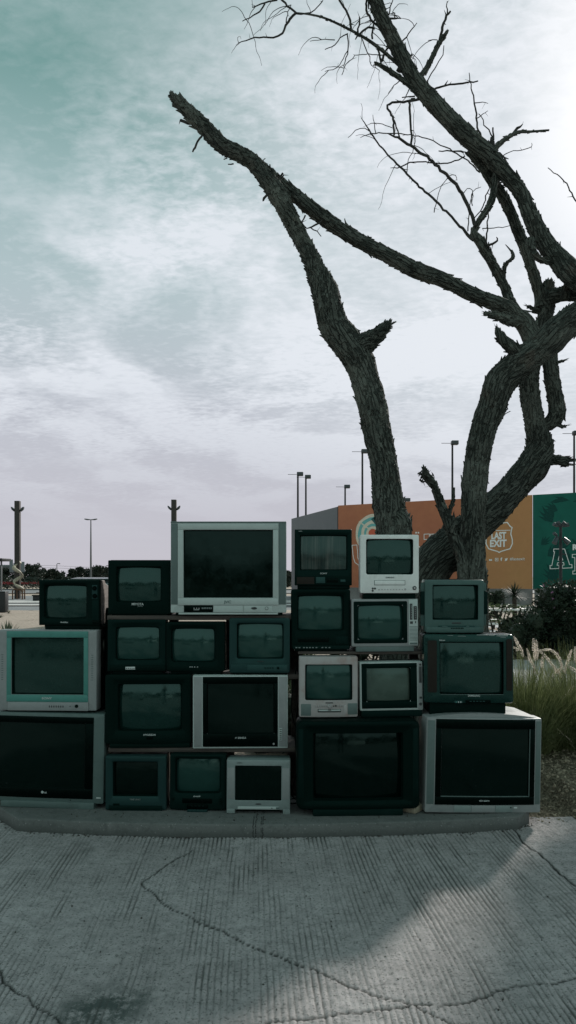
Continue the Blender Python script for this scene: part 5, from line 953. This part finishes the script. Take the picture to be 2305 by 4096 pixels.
# fountain grass clumps
def grass(label, loc, n, R, H, nplumes, seed, plist=()):
    rnd = random.Random(seed); r = empty('fountain_grass', loc); tag(r, label, 'ornamental grass', 'fountain grass clumps at the right'); mb = MB()
    def blade(p, d, L, w, bend, segs=6):
        V = []; c = Vector(p); dd = Vector(d).normalized(); hz = Vector((dd.x, dd.y, 0)); hz = hz.normalized() if hz.length > .01 else Vector((1, 0, 0)); s_ = Vector((-hz.y, hz.x, 0))
        P = []
        for k in range(segs+1):
            t_ = k/segs; P.append(c.copy()); ww = w*(1-t_*.92); V += [c-s_*ww/2, c+s_*ww/2]; dd = (dd+(hz*.5-Vector((0, 0, 1)))*bend*t_*.55).normalized(); c = c+dd*L/segs
        return V, [(2*k, 2*k+1, 2*k+3, 2*k+2) for k in range(segs)], P, dd
    for _ in range(n):
        a = rnd.uniform(0, 2*PI); q_ = rnd.random()**.6*R*.45; tilt = abs(rnd.gauss(0, .5)); d = Vector((math.cos(a)*math.sin(tilt), math.sin(a)*math.sin(tilt), math.cos(tilt)))
        V, Fc, _, _ = blade((math.cos(a)*q_, math.sin(a)*q_, 0), d, H*rnd.uniform(.55, 1.15), rnd.uniform(.004, .0085), rnd.uniform(.15, .75)); mb.add(V, Fc)
    mb.build('blades', M['grassblade'], r, 0, recalc=False)
    for i in range(nplumes):
        if i < len(plist):
            pts = [W(x, y, loc[1]-.1)-Vector(loc) for x, y in plist[i]]; P = [Vector(p) for p in catmull([Vector((rnd.gauss(0, .03), rnd.gauss(0, .03), 0)), pts[0]*.5+Vector((0, 0, .06)), *pts], .03)]; k0 = min(range(len(P)), key=lambda k: (P[k]-pts[0]).length); Q0 = [Vector(p) for p in catmull([p for p in P[k0:]], .008)]
        else:
            a = rnd.uniform(0, 2*PI); tilt = abs(rnd.gauss(.1, .3)); L = H*rnd.uniform(1.0, 1.35); bend = rnd.uniform(.05, .5)
            d = Vector((math.cos(a)*math.sin(tilt), math.sin(a)*math.sin(tilt), math.cos(tilt))); _, _, P, dd = blade((rnd.gauss(0, .04), rnd.gauss(0, .04), 0), d, L, .003, bend, 14); Q0 = [P[q].lerp(P[q+1], j/6) for q in range(len(P)-5, len(P)-1) for j in range(6)]
        st = MB(); st.tube(P, [.0028]*len(P), 4); stalk = st.build('stalk', M['grassblade'], r, 60, recalc=False)
        pm = MB(); Q = Q0
        for j, c in enumerate(Q):
            t_ = j/len(Q); rad = .0165*math.sin(PI*min(1, .12+t_*.86))**.6; ax = (Q[min(j+1, len(Q)-1)]-Q[max(0, j-1)]).normalized()
            for k in range(14):
                v = Vector((rnd.gauss(0, 1), rnd.gauss(0, 1), rnd.gauss(0, 1))); v = (v-ax*v.dot(ax)).normalized(); pm.leaf(c, v+ax*.9, rad*rnd.uniform(1, 1.6), .003)
        pm.build('plume', M['plume'], stalk, 0, recalc=False)
grass('tall fountain grass clump with pale plumes right of the glossy scuffed set', (1.98, 6.2, .05), 3200, .6, .84, 7, 1, [[(2092, 2628), (2074, 2580), (2057, 2547)], [(2140, 2695), (2122, 2640), (2108, 2596)], [(2139, 2645), (2136, 2600), (2134, 2556)], [(2148, 2640), (2147, 2600), (2145, 2562)], [(2088, 2606), (2072, 2598), (2056, 2590)], [(2166, 2688), (2168, 2655), (2170, 2630)], [(2066, 2850), (2064, 2830), (2062, 2815)]])
grass('fountain grass clump with arching plumes near the right edge', (2.42, 6.3, .05), 3200, .6, .86, 8, 2, [[(2253, 2690), (2235, 2630), (2200, 2600), (2150, 2603)], [(2260, 2695), (2272, 2645), (2286, 2600)], [(2246, 2712), (2232, 2685), (2214, 2662)], [(2212, 2710), (2228, 2690), (2244, 2672)], [(2252, 2800), (2270, 2775), (2294, 2745)], [(2300, 2650), (2302, 2620), (2300, 2590)], [(2330, 2700), (2345, 2640), (2350, 2600)]])
grass('fountain grass clump hugging the side of the silver framed set', (1.75, 6.6, .05), 1700, .5, .72, 2, 3)
grass('fountain grass clump leaving the frame at the right', (2.85, 6.2, .05), 1800, .55, .85, 3, 4)
shrub('shadow_shrub', 'unseen tall shrub added beyond the right edge to cast shadow on the paving', (4.0, 6.6, .03), .9, .7, 3.9, 14000, .10, M['hedge'], clumps=40, seed=14)  # out of view, added for the shadow band it throws on the paving
# plants glimpsed between the sets
shrub('pink_flowering_bush', 'pink flowered bush glimpsed between the striped screen set and the white set', gp(1432, 7.2), .38, .35, 1.42, 2600, .02, M['hedge'], flowers=30, clumps=34, seed=8)
shrub('pink_flowering_bush', 'leafy bush glimpsed in the gap right of the largest set', gp(1166, 8.0), .3, .35, 1.22, 2400, .024, M['shrubleaf'], flowers=14, clumps=30, seed=9)
shrub('undergrowth_bush', 'dark leafy undergrowth behind the lowest plank', gp(1140, 6.2), .5, .35, .55, 2600, .022, M['hedge'], clumps=22, seed=10)
# picnic tables
M['tabletop'] = simple('bleached_table_boards', (.55, .54, .52), .6, .3, var=.12, scale=6)
def picnic(px, Y, label, L=1.5):
    r = empty('picnic_table', gp(px, Y), (0, 0, .12)); tag(r, label, 'table', 'picnic tables behind the stack')
    mb = MB()
    for i in range(4): mb.box(-L/2, L/2, -.36+.185*i, -.19+.185*i, .71, .75, .005)
    mb.build('tabletop', M['tabletop'], r)
    for k in (-1, 1):
        mb = MB()
        mb.box(-L/2, L/2, k*.68-.13, k*.68+.13, .41, .45, .005); mb.build('seat', M['tabletop'], r)
        mb = MB(); mb.tube([(k*L*.36, -.62, 0), (k*L*.36, -.1, .71)], .035, 6); mb.tube([(k*L*.36, .62, 0), (k*L*.36, .1, .71)], .035, 6); mb.tube([(k*L*.36, -.7, .40), (k*L*.36, .7, .40)], .03, 6); mb.build('leg_frame', M['post'], r)
picnic(1985, 17.6, 'bleached picnic table with benches behind the grey green set'); picnic(2230, 18.6, 'bleached picnic table behind the dark flowering hedge')
# ================================================================= far trees
def fartree(px, ytop, Y, wpx, label, seed):
    rnd = random.Random(seed); s = Y/F; h = zat(ytop, Y); r = empty('far_tree', ((px-CX)*s, Y, 0)); tag(r, label, 'tree', 'trees along the far highway'); mb = MB(); w = wpx*s/2; C = []
    for _ in range(20): a = rnd.uniform(0, 2*PI); z = rnd.uniform(.18, .92); k = 1-.62*z**1.8; C.append((Vector((math.cos(a)*w*k*rnd.random()**.5, math.sin(a)*w*k*.8, z*h)), rnd.uniform(.18, .32)*w))
    for _ in range(1300):
        c, cr = C[rnd.randrange(20)]; d = Vector((rnd.gauss(0, 1), rnd.gauss(0, 1), rnd.gauss(.2, 1))).normalized(); p = c+d*cr*rnd.uniform(.5, 1.1)
        mb.leaf(p, d+Vector((0, 0, .7)), rnd.uniform(.2, .42), rnd.uniform(.12, .24))
    for cc_, cr in C: mb.ellipsoid(cc_, (cr*.8, cr*.8, min(cr*.8, cc_.z)), 7, 5)
    mb.ellipsoid((0, 0, h*.28), (w*.75, w*.6, h*.28), 9, 6)
    mb.build('crown', M['far_leaf'], r, 0, recalc=False); mb = MB(); mb.tube([(0, 0, 0), (.1, 0, h*.35), (0, 0, h*.8)], [.14, .1, .04], 6); mb.build('trunk', M['stemw'], r)
FT = [(-60, 2262, 110, 120, 'far tree beyond the left edge under the flat canopy'), (15, 2268, 108, 100, 'far tree left of the road sign backs'), (75, 2275, 112, 90, 'far tree behind the road sign backs'), (132, 2255, 106, 85, 'tallest far tree just right of the left timber post'), (180, 2276, 110, 70, 'rounded far tree under the small far street lamp'), (212, 2281, 112, 62, 'narrow far tree right of the small far street lamp'), (246, 2290, 108, 50, 'low far tree at the left side of the dip in the far trees'), (296, 2280, 110, 56, 'far tree at the right side of the dip in the far trees'), (322, 2270, 108, 64, 'bushy far tree left of the tall street lamp'), (356, 2273, 112, 60, 'far tree directly behind the tall street lamp'), (392, 2267, 106, 66, 'far tree right of the tall street lamp'), (428, 2270, 110, 60, 'far tree partly hidden by the square black set'), (270, 2318, 104, 60, 'small far bush in the dip of the far trees'), (1150, 2284, 104, 60, 'far tree seen in the slit right of the largest set')]
for i, a in enumerate(FT): fartree(*a, seed=40+i)
rnd = random.Random(3); mb = MB()
for _ in range(2600):
    x = rnd.uniform(-48, -22); mb.leaf((x, 92+rnd.uniform(-1, 1), rnd.uniform(.0, .75)), (rnd.gauss(0, 1), rnd.gauss(0, 1), rnd.gauss(.5, 1)), .3, .16)
tag(mb.build('low_hedge', M['far_leaf'], None, 0, recalc=False), 'low dark hedge running behind the far guard rail', 'hedge')
mb = MB()
for _ in range(900):
    x = rnd.uniform(-46, -30); mb.leaf((x, 90.6+rnd.uniform(-.3, .3), rnd.uniform(.55, .8)), (rnd.gauss(0, 1), rnd.gauss(0, 1), rnd.gauss(.5, 1)), .16, .12)
M['redflower'] = simple('red_flowers', (.20, .035, .04), .8, .1); tag(mb.build('flower_strip', M['redflower'], None, 0, recalc=False), 'strip of red flowers along the far hedge', 'flowers')
# loose cables behind the sets
def cable(label, pts, r=.004):
    mb = MB(); C = catmull([(*p,) for p in pts], .03); mb.tube(C, r, 6); tag(mb.build('cable', M['black']), label, 'cable', 'loose cables behind the sets')
cable('black cable hanging in the gap right of the small silver set', [(.07, 4.9, .75), (.045, 4.85, .5), (.06, 4.82, .3), (.02, 4.8, .12), (.09, 4.78, .09), (.16, 4.8, .095)]); cable('black cables looped on the kerb beside the small silver set', [(.0, 4.75, .25), (.03, 4.72, .16), (.08, 4.74, .1), (.03, 4.7, .09), (-.02, 4.76, .09), (.06, 4.8, .1)])
cable('black cable hanging beside the stained silver set', [(.06, 4.72, .98), (.035, 4.7, .85), (.02, 4.72, .7), (.05, 4.78, .55)], .003); cable('black cable hanging left of the silver framed set', [(.84, 4.95, .6), (.86, 4.9, .35), (.845, 4.86, .2), (.88, 4.84, .1)])
# ================================================================= the place behind the photographer (seen in the tube faces)
car((-6.2, -8.5, 0), .12, 'pale saloon car reflected at the left of the tube faces', 'silver'); car((2.6, -13, 0), -.2, 'white car reflected small near the middle of the tube faces', 'white')
rnd = random.Random(12); mb = MB()
for _ in range(5200):
    x = rnd.uniform(-45, 45); hgt = 2.6+1.6*mnoise.noise(Vector((x*.16, 0, 0)))+.8*mnoise.noise(Vector((x*.7, 4, 0)))
    mb.leaf((x, -34+rnd.uniform(-2, 2), rnd.uniform(0, 1)**.8*hgt), (rnd.gauss(0, 1), rnd.gauss(0, 1), rnd.gauss(.5, 1)), .75, .42)
tag(mb.build('distant_trees', M['far_leaf'], None, 0, recalc=False), kind='stuff')
# photographer
pr = empty('person', (.02, -.36, 0)); tag(pr, 'person in dark clothes holding a phone up, reflected in the tube faces', 'person')
V = []; E = []; Rr = []
def node(p, r, par=None):
    V.append(p); Rr.append(r)
    if par is not None: E.append((par, len(V)-1))
    return len(V)-1
pel = node((0, 0, .95), .135); sp1 = node((0, 0, 1.1), .125, pel); ch = node((0, -.01, 1.32), .145, sp1); nk0 = node((0, -.01, 1.45), .08, ch); nk = node((0, 0, 1.51), .052, nk0); jw = node((0, .02, 1.57), .07, nk); hd = node((0, .015, 1.64), .092, jw); tp = node((0, .0, 1.71), .075, hd); node((0, .1, 1.615), .016, hd)
for k in (-1, 1):
    node((k*.085, .0, 1.63), .014, hd)
    sh = node((k*.13, -.01, 1.41), .075, ch); s2 = node((k*.19, 0, 1.38), .058, sh); el = node((k*.25, .12, 1.22), .043, s2); fa = node((k*.17, .2, 1.37), .037, el); wr = node((k*.105, .25, 1.48), .027, fa); pm = node((k*.09, .268, 1.53), .03, wr)
    for j, (dx_, dz_, l) in enumerate(((.00, .035, .9), (.008, .02, 1.0), (.012, .002, .95), (.012, -.016, .8))):
        f1 = node((k*(.088+dx_), .288, 1.535+dz_), .0095, pm); f2 = node((k*(.072+dx_*.6), .308, 1.54+dz_), .0085, f1); node((k*(.072+dx_*.6-.022*l), .316, 1.54+dz_), .0075, f2)
    th = node((k*.072, .262, 1.55), .011, pm); node((k*.05, .268, 1.566), .009, th)
    hp = node((k*.09, 0, .9), .105, pel); th_ = node((k*.105, .01, .7), .085, hp); kn = node((k*.115, .02, .49), .06, th_); cf = node((k*.12, -.01, .34), .058, kn); an = node((k*.125, -.01, .09), .042, cf); he = node((k*.125, -.02, .045), .042, an); node((k*.145, .17, .035), .034, he)
me = bpy.data.meshes.new('body'); me.from_pydata(V, E, []); ob = bpy.data.objects.new('body', me); COL.objects.link(ob)
md = ob.modifiers.new('skin', 'SKIN'); sv = me.skin_vertices[0].data if me.skin_vertices else None
if sv is None:
    bm = bmesh.new(); bm.from_mesh(me); bm.verts.layers.skin.verify(); bm.to_mesh(me); bm.free(); sv = me.skin_vertices[0].data
for i, r in enumerate(Rr): sv[i].radius = (r, r*(.72 if i in (pel, sp1, ch) else 1)); sv[i].use_root = (i == pel)
ob.modifiers.new('sub', 'SUBSURF').levels = 1; ob.modifiers['sub'].render_levels = 1
dg = bpy.context.evaluated_depsgraph_get(); bme = bpy.data.meshes.new_from_object(ob.evaluated_get(dg)); bpy.data.objects.remove(ob)
body = bpy.data.objects.new('body', bme); bme.name = 'body'; COL.objects.link(body); body.parent = pr
M['skin'] = simple('skin', (.34, .20, .14), .5, .3, var=.1); M['cloth'] = simple('dark_shirt', (.03, .034, .04), .9, .1, var=.2); M['jeans'] = simple('dark_trousers', (.025, .03, .04), .9, .1, var=.2)
bme.materials.clear(); [bme.materials.append(M[k]) for k in ('skin', 'cloth', 'jeans', 'tyre')]
for p in bme.polygons:
    z = p.center.z; p.use_smooth = True
    p.material_index = 3 if z < .085 else 2 if z < .98 else 1 if (z < 1.475 and p.center.y < .235) else 0
mb = MB(); mb.ellipsoid((0, -.012, 1.685), (.094, .105, .085), 14, 9); mb.build('hair', M['tyre'], pr, 80)
ph = MB(); ph.box(-.04, .04, -.004, .004, -.08, .08, .003); o = ph.build('phone', M['gloss']); o.location = (.02, -.045, 1.545); tag(o, 'dark phone held up by the person reflected in the tube faces', 'phone')
# ================================================================= light, sky, camera
wd = bpy.data.worlds.new('World'); S.world = wd; wd.use_nodes = True; t = NT(wd.node_tree)
bgn = wd.node_tree.nodes['Background']; bgn.inputs[1].default_value = .1
sky = t.n.new('ShaderNodeTexSky'); sky.sky_type = 'NISHITA'; sky.sun_disc = False; sky.sun_elevation = SUN_EL; sky.sun_rotation = SUN_AZ; sky.dust_density = 3
d = t.v('NORMALIZE', t('ShaderNodeTexCoord', out=0)); dx = t('ShaderNodeSeparateXYZ', d); dy = t('ShaderNodeSeparateXYZ', d, out=1); dz = t('ShaderNodeSeparateXYZ', d, out=2)
ca = t.v('DOT_PRODUCT', d, tuple(SUNV), out=1)
ez = t.m('MAXIMUM', dz, 0.0)
base = t.ramp(ez, [(0, (.455, .44, .485)), (.10, (.435, .435, .485)), (.22, (.43, .455, .505)), (.36, (.36, .445, .47)), (.46, (.27, .385, .395)), (.57, (.125, .255, .245)), (.8, (.09, .23, .215)), (1, (.085, .21, .2))])
inv = t.m('DIVIDE', 1.0, t.m('ADD', ez, .10))
pv = t('ShaderNodeCombineXYZ', t.m('MULTIPLY', dx, inv), t.m('MULTIPLY', dy, inv), 0.0)
big = t.noise(t.mapping(pv, (1.5, 1.3, 1), (3.1, 7.7, 0)), 1, 5, .55, .4)
rip = t.noise(t.mapping(pv, (15, 21, 1), (1, 2, 0), (0, 0, .5)), 1.6, 6, .60, .25)
wisp = t.noise(t.mapping(pv, (6, 3, 1), (0, 0, 0), (0, 0, -.5)), 1, 6, .6, .6)
glow = t.mr(ca, .74, 1.0)
cm = t.m('ADD', t.mr(big, .38, .60), t.m('MULTIPLY', t.m('SUBTRACT', rip, .5), t.mr(t.noise(t.mapping(pv, (1.2, 1.2, 1), (9, 4, 0)), 1, 3), .36, .62, 1.0, 2.5)))
cm = t.m('ADD', cm, t.m('ADD', t.m('MULTIPLY', t.m('SUBTRACT', wisp, .5), .9), t.m('MULTIPLY', glow, .35)))
cm = t.m('MULTIPLY', cm, t.mr(t.m('SUBTRACT', ez, t.m('MULTIPLY', dx, .45)), .44, .68, 1, .18), clamp=True)
fade = t.mr(ez, .02, .30)
c = t.mix(t.m('MULTIPLY', cm, t.m('MULTIPLY', fade, .85)), base, (.66, .69, .74))
c = t.mix(t.m('MULTIPLY', t.m('MULTIPLY', glow, t.mr(ez, .50, .66, 1, .72)), t.mr(ez, .0, .3, .35, 1)), c, t.mix(t.m('MULTIPLY', cm, .7), (.55, .59, .63), (.70, .725, .77)))
core = t.mr(ca, .962, 1.0); c = t.mix(core, c, (.92, .92, .93))
back = t.mr(dy, .2, -.6); c = t.mix(t.m('MULTIPLY', back, .8), c, t.mix(t.mr(ez, 0, .7), (.62, .72, .705), (.41, .60, .57)))
low = t.mr(dz, -.02, 0.0, 1, 0, False); c = t.mix(low, c, (.12, .12, .12))
k = t('ShaderNodeMix', .9985, data_type='RGBA', out=2)
mx = k.node; t.put(mx.inputs[6], sky.outputs[0]); t.put(mx.inputs[7], t.v('SCALE', c)); 
sc = mx.inputs[7].links[0].from_node; sc.inputs[3].default_value = 10.0
t.l.new(k, bgn.inputs[0])
sl_ = bpy.data.lights.new('sun', 'SUN'); sl_.energy = 3.2; sl_.angle = math.radians(4); sl_.color = (1, .95, .88); so = bpy.data.objects.new('sun', sl_); COL.objects.link(so)
so.rotation_euler = (-SUNV).to_track_quat('-Z', 'Y').to_euler(); so.location = (8, 10, 8)
cam = bpy.data.cameras.new('camera'); co_ = bpy.data.objects.new('camera', cam); COL.objects.link(co_); S.camera = co_
co_.location = (0, 0, CAMZ); co_.rotation_euler = (PI/2, 0, 0); cam.sensor_fit = 'VERTICAL'; cam.sensor_height = 36; cam.sensor_width = 36; cam.lens = 26; cam.shift_y = (YH-2048)/4096; cam.clip_start = .05; cam.clip_end = 3000
S.render.resolution_x = 576; S.render.resolution_y = 1024
S.view_settings.view_transform = 'Standard'; S.view_settings.look = 'None'; S.view_settings.exposure = .30; S.view_settings.gamma = 1
S.cycles.use_denoising = True
S.cycles.max_bounces = 6; S.cycles.diffuse_bounces = 3; S.cycles.glossy_bounces = 3; S.cycles.transparent_max_bounces = 4; S.cycles.sample_clamp_indirect = 4
